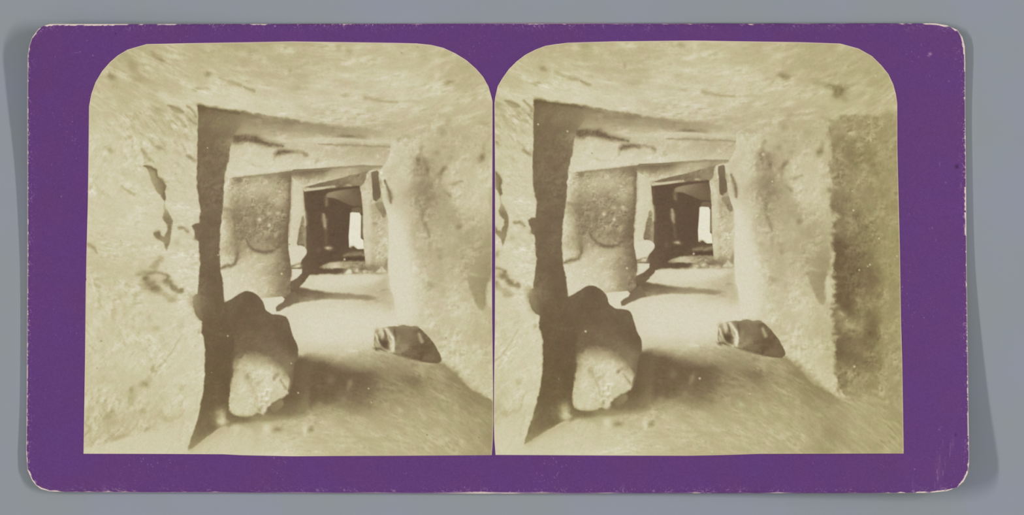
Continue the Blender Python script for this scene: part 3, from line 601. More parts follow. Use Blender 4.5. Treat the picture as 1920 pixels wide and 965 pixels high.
    # broken triangular scar low on the wall
    F([(874, 519), (890, 518), (905, 520), (918, 517), (919, 524), (912, 534), (911, 560), (913, 574), (905, 583), (896, 578), (886, 554), (879, 536)], 'R', [(890, 530, 166), (905, 530, 156), (895, 550, 164), (905, 560, 160), (902, 575, 168)], soft=3.5, rag=2, tex=3)
    F([(880, 508), (895, 490), (912, 470), (924, 470), (924, 520), (900, 519)], 'R', [(890, 505, 172), (910, 500, 158), (915, 480, 168)], soft=5, rag=3, a=.8); B(887, 513, 7, 2, 10, 194, 'R', .7)
    F([(914, 530), (924, 526), (924, 578), (915, 574)], 'R', 205, soft=2.5, a=.8, rag=1)
    if eye == 0:
        L([(923, 352), (920, 370), (924, 400)], 5, 176, 'X', .6); L([(921, 585), (923, 640)], 6, 180, 'X', .5)
    # ---- near floor
    F([(330, 900), (352, 842), (371, 832), (391, 817), (420, 800), (440, 790), (500, 782), (545, 760), (552, 668), (600, 657), (660, 655), (700, 652), (742, 664), (800, 678), (830, 679), (855, 702), (885, 731), (926, 753), (950, 764), (985, 795) if eye == 0 else (926, 756), (1150, 760), (1150, 900)], 'G',
      [(560, 664, 190), (600, 664, 196), (640, 664, 200), (680, 664, 190), (700, 662, 188), (570, 674, 138), (600, 680, 120), (560, 700, 112), (560, 740, 112), (600, 720, 112), (620, 700, 116), (620, 745, 124), (590, 750, 120), (560, 762, 142), (650, 690, 138), (640, 715, 116), (635, 735, 122), (655, 735, 130), (675, 710, 118), (690, 725, 122), (675, 745, 132), (700, 700, 134),
       (660, 676, 178), (690, 682, 170), (720, 690, 158), (720, 675, 170), (745, 680, 168), (715, 715, 138), (720, 740, 156), (740, 720, 150), (745, 700, 152), (760, 690, 160), (780, 715, 138), (790, 695, 164), (810, 690, 168), (840, 700, 162), (850, 712, 150), (870, 730, 152), (880, 745, 152), (905, 760, 158), (920, 775, 162), (820, 720, 164), (850, 740, 166), (780, 740, 162), (810, 745, 166),
       (600, 765, 158), (640, 764, 160), (670, 765, 150), (700, 765, 164), (740, 760, 168), (570, 778, 178), (620, 780, 186), (680, 785, 186), (740, 785, 182), (790, 770, 176), (850, 770, 174), (890, 790, 170), (915, 820, 166), (915, 850, 168), (880, 840, 176), (840, 815, 184), (800, 840, 188), (740, 840, 190), (680, 830, 190), (620, 845, 196), (600, 800, 191), (560, 800, 193), (560, 840, 202), (520, 800, 196),
       (500, 795, 198), (520, 830, 206), (480, 830, 207), (450, 810, 206), (430, 805, 202), (400, 830, 206), (380, 845, 210), (540, 785, 182), (500, 785, 176), (455, 792, 180)],
      soft=3.0, rag=3, tex=3.4, tex2=3.2, smooth=0, c=12,
      extra=[(1500, 750, 168), (1560, 765, 172), (1600, 750, 178), (1650, 745, 176), (1685, 740, 174), (1600, 800, 178), (1650, 800, 175), (1690, 845, 174), (1600, 845, 177), (1500, 840, 182), (1450, 800, 184), (1520, 800, 178), (1685, 780, 172), (1530, 745, 160), (1300, 840, 192)])
    F([(552, 676), (575, 671), (600, 676), (622, 685), (655, 694), (690, 697), (708, 708), (704, 730), (680, 746), (645, 752), (600, 756), (570, 764), (548, 766)], 'G', [(560, 690, 112), (560, 740, 110), (600, 700, 112), (620, 730, 114), (640, 715, 112), (690, 712, 118), (670, 735, 120), (600, 745, 116), (650, 745, 128), (700, 725, 126)], soft=9, rag=5, a=.8, tex=3)
    for b in [(775, 713, 22, 7, 8, 132, .7), (776, 693, 14, 5, 0, 168, .4), (655, 722, 3.5, 9, 20, 148, .7), (620, 712, 7, 8, 0, 138, .5), (644, 749, 5, 6, 0, 152, .6), (597, 760, 8, 6, 0, 166, .5), (655, 716, 4, 4, 0, 146, .5), (570, 690, 16, 8, 0, 122, .4), (693, 764, 5, 6, 0, 136, .6), (572, 807, 4.5, 8, 0, 219, 1), (582, 805, 5, 5, 20, 158, .85),
              (501, 803, 7, 6, 0, 216, .95), (520, 804, 8, 5, 0, 156, .85), (441, 806, 9, 8, -30, 214, .9), (470, 818, 7, 4, 40, 190, .5), (456, 803, 7, 4, -30, 176, .6), (824, 809, 7, 6, 0, 196, .5), (824, 817, 7, 3, 0, 180, .5), (751, 768, 6, 4, 40, 198, .7), (753, 761, 6, 3, 40, 158, .6), (857, 762, 6, 4, 40, 190, .5), (864, 764, 4, 3, 40, 156, .5),
              (856, 784, 4, 6, -30, 188, .5), (855, 700, 4, 4, 0, 140, .6), (850, 712, 6, 8, -20, 142, .5), (816, 730, 5, 9, -30, 150, .5), (897, 808, 4, 8, -30, 184, .5), (908, 835, 6, 12, -30, 160, .4), (730, 700, 16, 9, 0, 150, .4), (700, 655, 12, 4, 0, 196, .4), (620, 655, 16, 4, 0, 206, .5), (585, 672, 18, 4, 10, 152, .4), (665, 683, 6, 5, 0, 160, .5), (720, 668, 8, 3, 20, 156, .4),
              (800, 760, 8, 5, 0, 156, .4), (844, 762, 5, 5, 0, 166, .5), (765, 733, 5, 4, 0, 172, .4)]:
        B(*b[:6], 'G', b[6])
    L([(822, 682, .7), (845, 695, 1), (862, 714, 1), (885, 736, 1), (905, 752, 1), (922, 760, .8)], 12, 146, 'R', .5)
    for x, y in [(870, 770), (880, 762), (840, 755), (895, 780), (830, 770), (905, 800), (885, 812), (868, 795), (812, 748), (792, 755)]:
        B(x, y, 7, 2.2, 48, 156, 'G', .45); B(x + 3, y + 5, 6, 2, 48, 186, 'G', .35)

    if eye == 1:
        # the near corner of the right wall and its shaded return face (outside the left print's frame)
        F([(1558, 228), (1575, 219), (1600, 217.5), (1640, 216.5), (1720, 214), (1720, 760), (1600, 748), (1582, 738), (1574, 728), (1567, 700), (1564, 660), (1562, 600), (1558, 575), (1564, 560), (1564, 520), (1563, 470), (1560, 430), (1566, 405), (1558, 385), (1562, 350), (1556, 310), (1562, 280), (1552, 250)], 'X',
          [(1570, 235, 170), (1585, 228, 162), (1610, 225, 160), (1650, 222, 166), (1675, 222, 164), (1600, 245, 166), (1640, 240, 164), (1675, 260, 163), (1570, 255, 158), (1590, 265, 152), (1580, 290, 150), (1610, 285, 146), (1640, 280, 164), (1625, 300, 148), (1580, 330, 148), (1600, 335, 160), (1620, 320, 156), (1640, 330, 158), (1665, 310, 166), (1678, 300, 163),
           (1572, 350, 150), (1590, 350, 160), (1620, 355, 164), (1650, 350, 162), (1565, 360, 150), (1580, 385, 142), (1566, 390, 130), (1595, 380, 148), (1615, 380, 162), (1640, 385, 164), (1660, 370, 152), (1680, 380, 162), (1585, 400, 150), (1605, 410, 128), (1595, 418, 160), (1585, 418, 138), (1630, 410, 156), (1650, 410, 164), (1680, 430, 160), (1575, 430, 148),
           (1570, 450, 118), (1580, 460, 116), (1600, 440, 138), (1600, 465, 128), (1620, 450, 136), (1640, 440, 148), (1655, 460, 160), (1590, 500, 114), (1572, 500, 114), (1610, 490, 124), (1630, 500, 136), (1645, 500, 146), (1680, 500, 160), (1580, 540, 112), (1600, 540, 118), (1570, 560, 118), (1595, 560, 116), (1612, 560, 136), (1630, 545, 144), (1650, 530, 134), (1640, 560, 150), (1660, 560, 150), (1682, 560, 158),
           (1585, 580, 122), (1600, 590, 124), (1615, 575, 150), (1575, 590, 152), (1562, 585, 140), (1570, 600, 138), (1600, 605, 158), (1588, 612, 166), (1615, 605, 160), (1630, 590, 130), (1635, 610, 128), (1628, 625, 124), (1612, 625, 148), (1590, 625, 130), (1573, 620, 130), (1580, 645, 124), (1575, 665, 118), (1600, 650, 138), (1625, 650, 138), (1645, 640, 140), (1660, 600, 160), (1680, 640, 160),
           (1570, 685, 140), (1590, 680, 142), (1605, 690, 134), (1630, 680, 132), (1650, 660, 148), (1670, 680, 158), (1640, 700, 152), (1620, 705, 158), (1590, 700, 150), (1588, 720, 142), (1576, 728, 140), (1605, 720, 160), (1630, 725, 158), (1655, 710, 164), (1680, 715, 164), (1680, 750, 172), (1620, 745, 176)],
          soft=4.6, rag=6, tex=5.5, tex2=4, smooth=0, c=7)
        sel, m = p.mask([(1570, 240), (1650, 240), (1660, 720), (1570, 720)], 'X', 14, 6)
        p.T[sel] += m * 9 * fbm(p.X[sel] / 14, p.Y[sel] / 10, 12, 4)
        # ragged arris catching light
        for k, (x, y, t) in enumerate([(1558, 330, 190), (1566, 352, 184), (1570, 404, 196), (1562, 412, 194), (1560, 432, 192), (1556, 445, 190), (1558, 528, 206), (1559, 545, 204), (1557, 562, 204), (1562, 574, 200), (1578, 588, 184), (1592, 610, 178), (1566, 632, 190), (1560, 620, 186), (1610, 562, 172), (1576, 296, 176), (1624, 312, 176), (1590, 322, 170), (1610, 325, 166), (1595, 412, 162)]):
            B(x, y, 8 - (k % 3), 3.2, [-10, 8, 25][k % 3] if x < 1575 else 30, t, 'X', .75)
        for b in [(1558, 357, 7, 4, 10, 142, .75), (1565, 390, 4, 9, 10, 128, .7), (1558, 372, 5, 4, 0, 160, .5), (1560, 660, 3, 3, 0, 176, .4), (1571, 684, 8, 5, 10, 136, .7), (1572, 733, 3, 6, -20, 140, .6), (1585, 719, 4, 7, 20, 138, .6), (1627, 724, 6, 5, 20, 144, .7), (1607, 402, 7, 5, 0, 126, .7), (1660, 355, 10, 3, -30, 148, .6), (1655, 370, 4, 6, 0, 150, .5), (1650, 530, 12, 4, 30, 128, .6)]:
            B(*b[:6], 'X', b[6])
        for x, y in [(1600, 738), (1620, 735), (1640, 728), (1650, 745), (1612, 752), (1590, 748), (1634, 758), (1655, 762), (1603, 764), (1660, 785), (1676, 788), (1570, 757), (1650, 700), (1656, 710)]:
            B(x, y, 9, 2.5, 28, 158, 'X', .45); B(x + 2, y + 6, 8, 2.2, 28, 190, 'X', .45)
        F([(1640, 210), (1730, 205), (1740, 760), (1660, 740), (1652, 600), (1650, 420), (1650, 300)], 'X', [(1680, 240, 164), (1680, 400, 164), (1680, 500, 165), (1685, 600, 166), (1685, 700, 168), (1655, 450, 160), (1655, 300, 164)], soft=12, rag=6, a=.75, tex=3, tex2=3)

    # ---- small dark stone
    F([(702, 652), (701.5, 624), (706, 618), (714, 615), (726, 612.5), (749, 611), (757, 608.5), (765, 612), (779, 610.5), (790, 617), (804, 632), (817, 648), (825, 664), (828.5, 675), (821, 681), (806, 680.5), (792, 678.5), (775, 674.5), (761, 671), (741, 665), (728, 660.5), (716, 657)], 'B',
      [(704, 640, 130), (712, 630, 150), (720, 642, 116), (730, 630, 140), (745, 625, 122), (770, 620, 128), (785, 625, 120), (760, 640, 136), (755, 655, 140), (775, 650, 124), (790, 650, 108), (800, 660, 108), (815, 665, 120), (820, 676, 112), (745, 660, 138), (775, 666, 118), (798, 672, 116), (760, 614, 142), (706, 654, 112)], soft=1.4, rag=1, tex=5)
    for q, w, t, a in [([(704, 626), (708, 636), (713, 645)], 3.0, 200, .9), ([(714, 618), (717, 624), (716, 632)], 5.0, 198, .85), ([(704, 640), (706, 648)], 3.0, 182, .7), ([(724, 617), (730, 624), (737, 634), (740, 645), (737, 657)], 4.2, 212, .95),
                       ([(727, 622), (728, 632), (732, 640)], 2.6, 192, .7), ([(714, 648), (720, 654), (730, 659)], 3.2, 190, .8), ([(740, 618), (742, 640), (742, 655)], 2.4, 118, .6), ([(710, 622), (712, 634), (718, 646)], 2.6, 112, .75),
                       ([(721, 620), (724, 632)], 2.4, 122, .6), ([(750, 611.5), (768, 613.5), (782, 614)], 3.0, 156, .6), ([(745, 666.5), (765, 672), (790, 678)], 2.2, 152, .5), ([(785, 627), (788, 634), (791, 640)], 3.6, 214, 1), ([(780, 622), (796, 648), (808, 668)], 5, 112, .4)]:
        L(q, w * 1.15, t + (14 if t > 180 else -10), 'B', min(1, a * 1.15), rag=.6)
    B(713, 623, 4, 7, 10, 214, 'B', .8); B(706, 619, 4, 4, 0, 182, 'B', .6); B(709, 646, 3.5, 5, -20, 196, 'B', .7); B(721, 644, 6, 9, -10, 96, 'B', .95); B(736, 648, 4.5, 9, 8, 226, 'B', 1); B(706, 655, 5, 2.6, 20, 104, 'B', .8); B(760, 648, 8, 5, 0, 156, 'B', .6); B(748, 636, 3, 8, 10, 160, 'B', .5); B(744, 658, 5, 3, 0, 164, 'B', .6)
    B(806, 668, 9, 6, 30, 142, 'B', .45); B(772, 628, 10, 6, 0, 138, 'B', .4); B(785, 655, 16, 7, 30, 106, 'B', .5)

    # ---- big boulder in the foreground: dark upper part
    L([(552, 660), (566, 668)], 5, 168, 'B', .3)
    F([(540, 680), (560, 668), (580, 672), (580, 775), (545, 782), (470, 790), (415, 800), (395, 790), (400, 700)], 'B', [(555, 700, 112), (555, 745, 114), (540, 765, 122), (570, 690, 114), (570, 770, 150), (500, 782, 140), (450, 788, 134), (420, 795, 136), (420, 700, 112), (510, 775, 128), (530, 775, 136)], soft=7, rag=2, tex=1.5)
    F([(408, 578), (420.5, 567), (433, 561), (441, 556), (449.5, 549.5), (460, 545.3), (470, 546), (483, 553), (493, 565), (497, 580), (503, 585), (510, 589), (520, 589), (528, 590), (537.5, 594), (543, 607), (547, 623), (551, 634), (556, 643), (558.5, 652), (559, 670), (552, 682), (550, 700), (548, 720), (540, 740), (500, 770), (430, 785), (400, 780), (392, 620)], 'B',
      [(420, 575, 114), (440, 570, 114), (460, 555, 110), (460, 590, 108), (480, 575, 112), (490, 600, 114), (430, 610, 108), (410, 640, 106), (460, 630, 116), (500, 630, 116), (530, 605, 112), (540, 640, 108), (480, 650, 120), (510, 655, 124), (440, 655, 114), (535, 665, 126), (550, 655, 110), (520, 670, 132), (550, 680, 124), (420, 700, 108), (540, 690, 130), (420, 760, 110)],
      soft=1.3, rag=.9, tex=2, tex2=3)
    F([(407, 560), (423, 566), (440, 600), (430, 780), (405, 790), (392, 600)], 'J', 111, soft=6, rag=2)
    # lit lower face of the boulder
    F([(436, 676), (444, 664), (460, 658), (478, 658), (500, 664), (516, 672), (528, 682), (535, 694), (540, 704), (544, 712), (542, 722), (539, 731), (540, 737), (533, 744), (516, 752), (503, 762), (500, 770), (495, 778), (488, 776), (483, 774), (474, 780), (466, 782), (449.5, 780.5), (433, 776), (428.5, 768), (430, 740), (433, 718), (439, 700)], 'B',
      [(438, 672, 124), (446, 664, 124), (462, 658, 124), (480, 658, 126), (502, 664, 130), (518, 674, 134), (530, 685, 140), (535, 695, 152), (446, 676, 160), (460, 670, 166), (480, 670, 168), (498, 677, 172), (512, 685, 178), (448, 686, 190), (465, 682, 198), (485, 682, 198), (503, 690, 205), (522, 695, 196), (437, 690, 150), (445, 700, 204), (470, 700, 200), (490, 700, 206), (510, 715, 213), (530, 715, 202), (538, 718, 212), (450, 740, 211), (470, 730, 203), (500, 740, 211), (440, 765, 211), (460, 770, 212), (480, 760, 204), (520, 740, 208), (490, 772, 198)],
      soft=3.0, rag=2.6, tex=5.5, tex2=3, c=5)
    for b in [ (464, 706, 5, 6, 0, 168, .8), (459, 692, 6, 6, 0, 188, .5), (441, 690, 4, 12, 0, 168, .5), (520, 701, 6, 3, -30, 148, .8), (515, 708, 3, 4, 0, 152, .7), (487, 768, 3.5, 5, 0, 160, .7), (494, 772, 3, 6, 0, 206, .5),
              (492, 783, 20, 3, -5, 172, .3), (536, 692, 6, 8, 0, 158, .4), (537, 675, 10, 8, 0, 140, .4)]:
        B(*b[:6], 'B', b[6])
    L([(468, 716), (474, 726), (478, 738), (482, 752)], 4, 186, 'B', .6); L([(485, 708), (486, 735)], 3, 196, 'B', .5); L([(526, 712, .8), (531, 720, 1), (536, 728, 1)], 3.4, 164, 'B', .7); L([(534, 706), (540, 712)], 2.5, 176, 'B', .5)
    F([(506, 763), (518, 753), (530, 748), (533, 757), (527, 765), (512, 774)], 'B', [(512, 768, 138), (528, 756, 152)], soft=2.5, rag=1, a=.8)
    L([(428, 779, .8), (440, 785, 1), (455, 786, 1), (468, 784, .7)], 9, 126, 'B', .75); L([(470, 784), (490, 783), (505, 780)], 6, 148, 'B', .5); B(540, 770, 18, 9, -10, 128, 'B', .5)
    B(520, 783, 30, 4, -3, 164, 'B', .45)

    # ---- near left wall
    F([(100, 215), (160, 205), (230, 212), (280, 208), (310, 212), (340, 210), (356, 205), (371, 206), (371, 240), (370, 275), (368.6, 305), (368.6, 337), (370, 362), (374, 388), (375, 405), (373, 418), (366, 419), (359, 423), (361, 430), (365, 436), (367, 447), (372, 452), (372, 480), (375, 497), (373, 511), (372, 526), (370, 549), (362, 556), (362.5, 574), (368, 588),
       (373, 598), (380, 603), (377.5, 623), (382, 632), (384, 650), (384.5, 680), (383.5, 710), (381, 735), (376, 760), (370, 786), (361, 815), (353, 841), (350, 905), (100, 905)], 'F',
      [(170, 215, 202), (180, 240, 209), (180, 265, 210), (220, 225, 203), (250, 250, 204), (270, 225, 199), (300, 222, 196), (320, 213, 190), (340, 232, 200), (350, 260, 207), (300, 255, 203), (360, 215, 190), (200, 350, 210), (250, 380, 213), (300, 330, 208), (340, 330, 210), (345, 400, 213), (250, 430, 213), (180, 440, 209), (200, 490, 204),
       (250, 520, 204), (290, 500, 210), (340, 500, 215), (360, 480, 209), (180, 600, 206), (250, 600, 208), (300, 560, 212), (340, 560, 214), (352, 610, 214), (300, 640, 209), (350, 700, 213), (200, 680, 207), (170, 720, 206), (250, 700, 210), (330, 720, 211), (180, 780, 198), (230, 770, 200), (270, 760, 203), (320, 760, 207), (350, 760, 210), (220, 805, 194), (280, 792, 200), (330, 800, 208), (170, 825, 197),
       (170, 845, 210), (230, 835, 211), (290, 820, 211), (340, 835, 211), (365, 300, 212), (362, 380, 212), (366, 700, 212)],
      soft=1.8, rag=2.6, tex=4.6, tex2=2.6, smooth=0)
    sel, m = p.mask([(230, 190), (372, 190), (372, 600), (330, 580), (330, 300), (230, 280)], 'F', 14, 4)
    th = (p.U[sel] * .72 + p.V[sel] * .69, -p.U[sel] * .69 + p.V[sel] * .72)
    p.T[sel] += m * (7.5 * fbm(th[0] / 13, th[1] / 4.2, 4, 3))
    sel, m = p.mask([(100, 690), (360, 730), (340, 815), (100, 835)], 'F', 14, 4)
    th = (p.U[sel] * .8 - p.V[sel] * .6, p.U[sel] * .6 + p.V[sel] * .8)
    p.T[sel] += m * (6 * fbm(th[0] / 16, th[1] / 6, 4, 3))
    # rock lip where roof meets wall
    L([(300, 176, .6), (312, 184, 1), (330, 196, 1.3), (352, 202, 1.2), (368, 203, .8)], 11, 213, 'F', .75); F([(317, 198), (325, 197), (338, 201), (348, 212), (334, 213), (322, 208)], 'F', 166, soft=2.5, rag=1.2, a=.85); L([(316, 198), (328, 202), (343, 209)], 2.6, 150, 'F', .6)
    L([(352, 199), (360, 206), (367, 218)], 3.5, 150, 'F', .7); L([(350, 215), (358, 224), (368, 233)], 3.5, 162, 'F', .6); L([(354, 207), (362, 214)], 4, 212, 'F', .6); L([(340, 226), (348, 236)], 4, 168, 'F', .5)
    for x0, y0, ln in [(272, 230, 9), (285, 222, 8), (298, 240, 9), (252, 212, 8), (315, 236, 9), (330, 247, 8), (262, 248, 8), (300, 262, 9), (280, 262, 8), (325, 262, 8), (346, 250, 8), (245, 232, 7), (310, 224, 8), (340, 272, 9), (352, 232, 8)]:
        L([(x0, y0, .5), (x0 + ln * .7, y0 + ln * .8, 1), (x0 + ln * 1.2, y0 + ln * 1.5, .4)], 4, 182, 'F', .6, rag=2)
    # fissure
    F([(267, 310.5), (275, 310.5), (284, 312.5), (291, 316), (295, 323), (296, 331), (302, 337), (309, 343), (311, 347), (309, 358), (311, 371), (308, 378), (304, 371), (301, 365), (293, 357), (287, 346), (282.5, 335), (281, 323), (275, 315)], 'F',
      [(275, 313, 152), (286, 322, 172), (290, 335, 166), (298, 345, 156), (306, 350, 140), (300, 358, 158), (307, 368, 136), (292, 318, 148)], soft=1.9, rag=2.2, tex=4, smooth=0)
    L([(270, 311, .6), (283, 313, 1), (292, 319, 1), (295, 330, 1), (305, 340, 1.2), (309, 347, 1.2), (307, 358, 1), (309, 372, 1)], 3.2, 124, 'F', .75); B(302, 344, 7, 7, 40, 140, 'F', .5)
    L([(313, 398, .7), (318, 410, 1), (321.5, 420, 1), (319, 440, 1), (314, 458, .8)], 3.2, 128, 'F', .7)
    L([(308, 378, .4), (308.5, 392, .8), (312, 398, .8)], 3, 178, 'F', .7)
    F([(308, 392), (311, 392), (315, 400), (323, 414), (322, 430), (319, 445), (316.5, 461), (312, 470), (308, 458), (302, 450), (294, 446), (287, 440), (288, 434), (298, 432), (302, 441), (308, 443), (313, 432), (315, 421), (306, 414), (305, 405)], 'F',
      [(310, 397, 172), (312, 408, 146), (319, 416, 140), (318, 432, 142), (314, 445, 148), (312, 460, 150), (305, 450, 166), (295, 439, 136), (290, 436, 146)], soft=2.0, rag=2.4, tex=4, smooth=0)
    for b in [(313, 411, 5, 5, 0, 134, .7), (295, 440, 5, 6, 0, 132, .7), (206, 281, 7, 4, 30, 178, .8), (300, 277, 8, 3, 20, 158, .8), (330, 455, 5, 6, 0, 188, .6), (316, 420, 3, 10, 0, 140, .4), (322, 560, 8, 7, -20, 178, .7), (312, 553, 10, 4, 20, 188, .6), (293, 615, 6, 5, 0, 184, .7), (280, 596, 5, 6, 0, 190, .6), (288, 692, 5, 7, 0, 172, .85),
              (272, 720, 8, 5, -10, 160, .85), (279, 710, 5, 8, 20, 182, .6), (247, 732, 5, 7, 0, 168, .85), (246, 748, 6, 9, 15, 180, .7), (266, 770, 6, 4, -20, 180, .8), (312, 786, 8, 5, 0, 184, .7), (340, 727, 4, 6, 20, 186, .7), (301, 770, 5, 7, 20, 190, .6), (171, 766, 10, 4, 0, 190, .6), (174, 784, 8, 5, 0, 188, .6), (203, 800, 4, 12, 40, 186, .6),
              (225, 819, 12, 4, -12, 176, .7), (273, 804, 6, 4, -30, 178, .7), (333, 287, 8, 4, 40, 194, .6), (333, 308, 8, 3, 40, 190, .7), (200, 420, 16, 4, 10, 202, .6), (190, 503, 26, 5, 5, 198, .6), (250, 350, 6, 4, 0, 204, .5), (225, 553, 12, 5, 0, 200, .5), (332, 335, 4, 4, 0, 198, .5), (178, 475, 9, 4, 0, 196, .5), (228, 640, 8, 8, 0, 200, .5), (251, 648, 10, 6, 20, 200, .5),
              (339, 606, 6, 10, 20, 194, .6), (312, 648, 12, 5, 0, 200, .6), (208, 660, 20, 5, 0, 198, .5), (232, 700, 4, 10, 10, 198, .6), (343, 645, 3, 20, 20, 208, .3)]:
        B(*b[:6], 'F', b[6])
    L([(266, 279, .7), (271, 288, 1), (276, 296, 1), (287, 303, .6)], 5, 172, 'F', .8); L([(272, 290), (272, 306)], 3, 184, 'F', .5)
    L([(228, 349), (239, 357), (251, 364)], 3.5, 184, 'F', .8); L([(164, 457, .8), (170, 460, 1), (178, 466, .8), (182, 474, .5)], 5, 168, 'F', .8); L([(336, 428), (344, 427), (352, 433)], 4.5, 150, 'F', .8); L([(352, 291), (358, 296), (365, 301)], 5, 158, 'F', .8)
    L([(364, 285), (366, 300)], 3, 190, 'F', .5); B(330, 408, 5, 3, 0, 196, 'F', .5)
    # hollow below the fissure
    L([(302, 485, 1), (296, 490, 1), (291, 499, 1.2), (283, 500, .7)], 7, 168, 'F', .75); L([(291, 497), (290, 508)], 6, 176, 'F', .6); L([(259, 516), (266, 513), (273, 511), (282, 511)], 6, 168, 'F', .7); B(266, 511, 4, 6, 0, 178, 'F', .5)
    F([(280, 514), (293, 510), (308, 514), (311, 525), (303, 530), (290, 530)], 'F', 198, soft=4, a=.6)
    L([(276, 514), (291, 509.5), (306, 513), (317, 518)], 4, 152, 'F', .75)
    L([(315, 519, .7), (312, 527, 1.3), (318, 530, 1.2), (322, 536, .9), (328, 541, 1.2), (334, 545, .8), (341, 544, .9)], 6.5, 140, 'F', .8); B(313, 528, 7, 5, 0, 138, 'F', .6); B(327, 541, 6, 4, 20, 138, 'F', .6); B(340, 544, 4, 4, 0, 146, 'F', .6)
    L([(273, 523, .9), (279, 532, 1.3), (288, 539, 1.2), (296, 543, .9)], 11, 138, 'F', .85); B(292, 540, 9, 6, 30, 136, 'F', .6); L([(263, 533), (272, 537)], 5, 180, 'F', .7); L([(300, 547), (316, 556), (326, 563)], 6, 182, 'F', .6); B(322, 563, 7, 5, 0, 178, 'F', .6)
    # long thin joint running down to the corner
    L([(341, 628), (330, 645), (320, 664), (308, 678), (296, 688)], 2.6, 186, 'F', .7); L([(343, 628), (331, 648), (322, 664)], 4, 213, 'F', .3)
    for x0, y0, w, t in [(210, 771, 7, 168), (300, 772, 4, 188), (214, 812, 5, 182), (258, 795, 5, 186), (330, 778, 4, 190), (195, 795, 5, 190), (345, 770, 4, 190), (240, 785, 4, 190), (350, 720, 3, 194)]:
        L([(x0, y0, .6), (x0 - 6, y0 + 7, 1), (x0 - 14, y0 + 13, .6)], w, t, 'F', .65, rag=2)
    F([(100, 843), (156, 836), (200, 829), (235, 822), (275, 811), (330, 800), (349, 796), (360, 815), (352, 905), (100, 905)], 'F', [(180, 845, 211), (250, 835, 212), (340, 830, 211), (350, 805, 208)], soft=3.5, rag=1.5, tex=1.5, smooth=0, a=.9)
    L([(158, 837), (195, 829), (225, 822)], 4, 186, 'F', .4)
    # ---- shaded jamb of the doorway
    F([(371, 197.5), (378, 197.8), (400, 203), (425, 207), (447, 213), (452, 235), (440, 252), (436, 262), (432, 275), (430, 302), (424.5, 309), (421.5, 331), (418.5, 368), (418, 391), (413, 428), (411.5, 470), (414, 507), (417, 528), (419.5, 549), (421, 575), (440, 640), (430, 690), (432, 730), (427, 765), (431, 776), (434, 790), (420, 797), (408, 803), (391, 817), (371, 832), (361, 840), (353, 843.5),
       (354, 836), (361, 815), (370, 786), (376, 760), (381, 735), (383.5, 710), (384.5, 680), (384, 650), (382.5, 632), (378, 623), (380, 603), (373, 598), (366, 588), (362.5, 574), (362, 556), (370, 549), (372.5, 526), (373.5, 511), (375.5, 497), (373, 470), (372.5, 452), (366, 447), (364.5, 435), (359, 423), (366, 419), (374, 418), (375.5, 391), (371, 362), (368.8, 337), (369.7, 275), (371, 240)], 'J',
      [(375, 202, 112), (400, 207, 126), (430, 213, 136), (380, 225, 132), (410, 225, 136), (435, 232, 142), (385, 245, 126), (400, 260, 128), (425, 250, 134), (432, 262, 140), (390, 290, 124), (415, 290, 126), (400, 330, 122), (385, 350, 122), (395, 380, 120), (395, 430, 119), (365, 427, 122), (400, 480, 117), (385, 540, 117), (405, 540, 115), (367, 570, 132), (375, 590, 122),
       (395, 600, 112), (400, 660, 108), (395, 720, 109), (415, 720, 107), (410, 760, 112), (385, 770, 118), (380, 800, 128), (395, 800, 124), (365, 825, 142), (356, 838, 152), (425, 780, 118)],
      soft=1.7, rag=1.8, tex=3.0, tex2=2.5, smooth=0)
    F([(350, 853), (356, 846), (371, 837), (391, 822), (408, 808), (425, 801), (436, 795), (480, 806), (470, 853)], 'F' if eye == 0 else 'J', [(365, 848, 205), (380, 840, 206), (400, 825, 202), (420, 812, 200), (440, 806, 203), (460, 830, 206), (420, 840, 208)], soft=5.5, a=.85, tex=2)
    F([(425, 210), (440, 210), (470, 214), (470, 240), (445, 248), (436, 240)], 'J', [(432, 215, 134), (465, 220, 152), (440, 240, 146), (465, 238, 170)], soft=8, a=.6)
    for b in [(372, 436, 5, 5, 0, 128, .3), (367, 446, 4, 5, 0, 140, .5), (364, 562, 7, 9, 0, 164, .7), (369, 580, 7, 12, -25, 150, .6), (374, 592, 5, 8, -20, 140, .4), (360, 553, 6, 5, 0, 190, .6), (390, 200, 18, 3, 10, 116, .5), (430, 208, 26, 3, 8, 118, .55), (386, 330, 10, 10, 0, 132, .3), (373, 622, 3, 4, 0, 150, .4)]:
        B(*b[:6], 'J', b[6])
    L([(374, 198), (400, 204.5), (430, 209), (447, 213)], 4, 112, 'C' if eye == 0 else 'J', .6)
    # blurred pale stone in the jamb's foot
    B(414, 776, 8, 9, -10, 168, 'B' if eye else 'J', .8); B(418, 788, 10, 13, -15, 182, 'B' if eye else 'J', .85); B(417, 790, 7, 8, 0, 210, 'B' if eye else 'J', .85); B(429, 795, 7, 4, 0, 140, 'B' if eye else 'J', .6); L([(430, 772), (427, 784)], 4, 120, 'B' if eye else 'J', .5)
    # soft far edge of the jamb's foot shadow on the floor
    L([(360, 840), (378, 829), (396, 816), (412, 806)], 9, 176, 'F' if eye == 0 else 'J', .35)

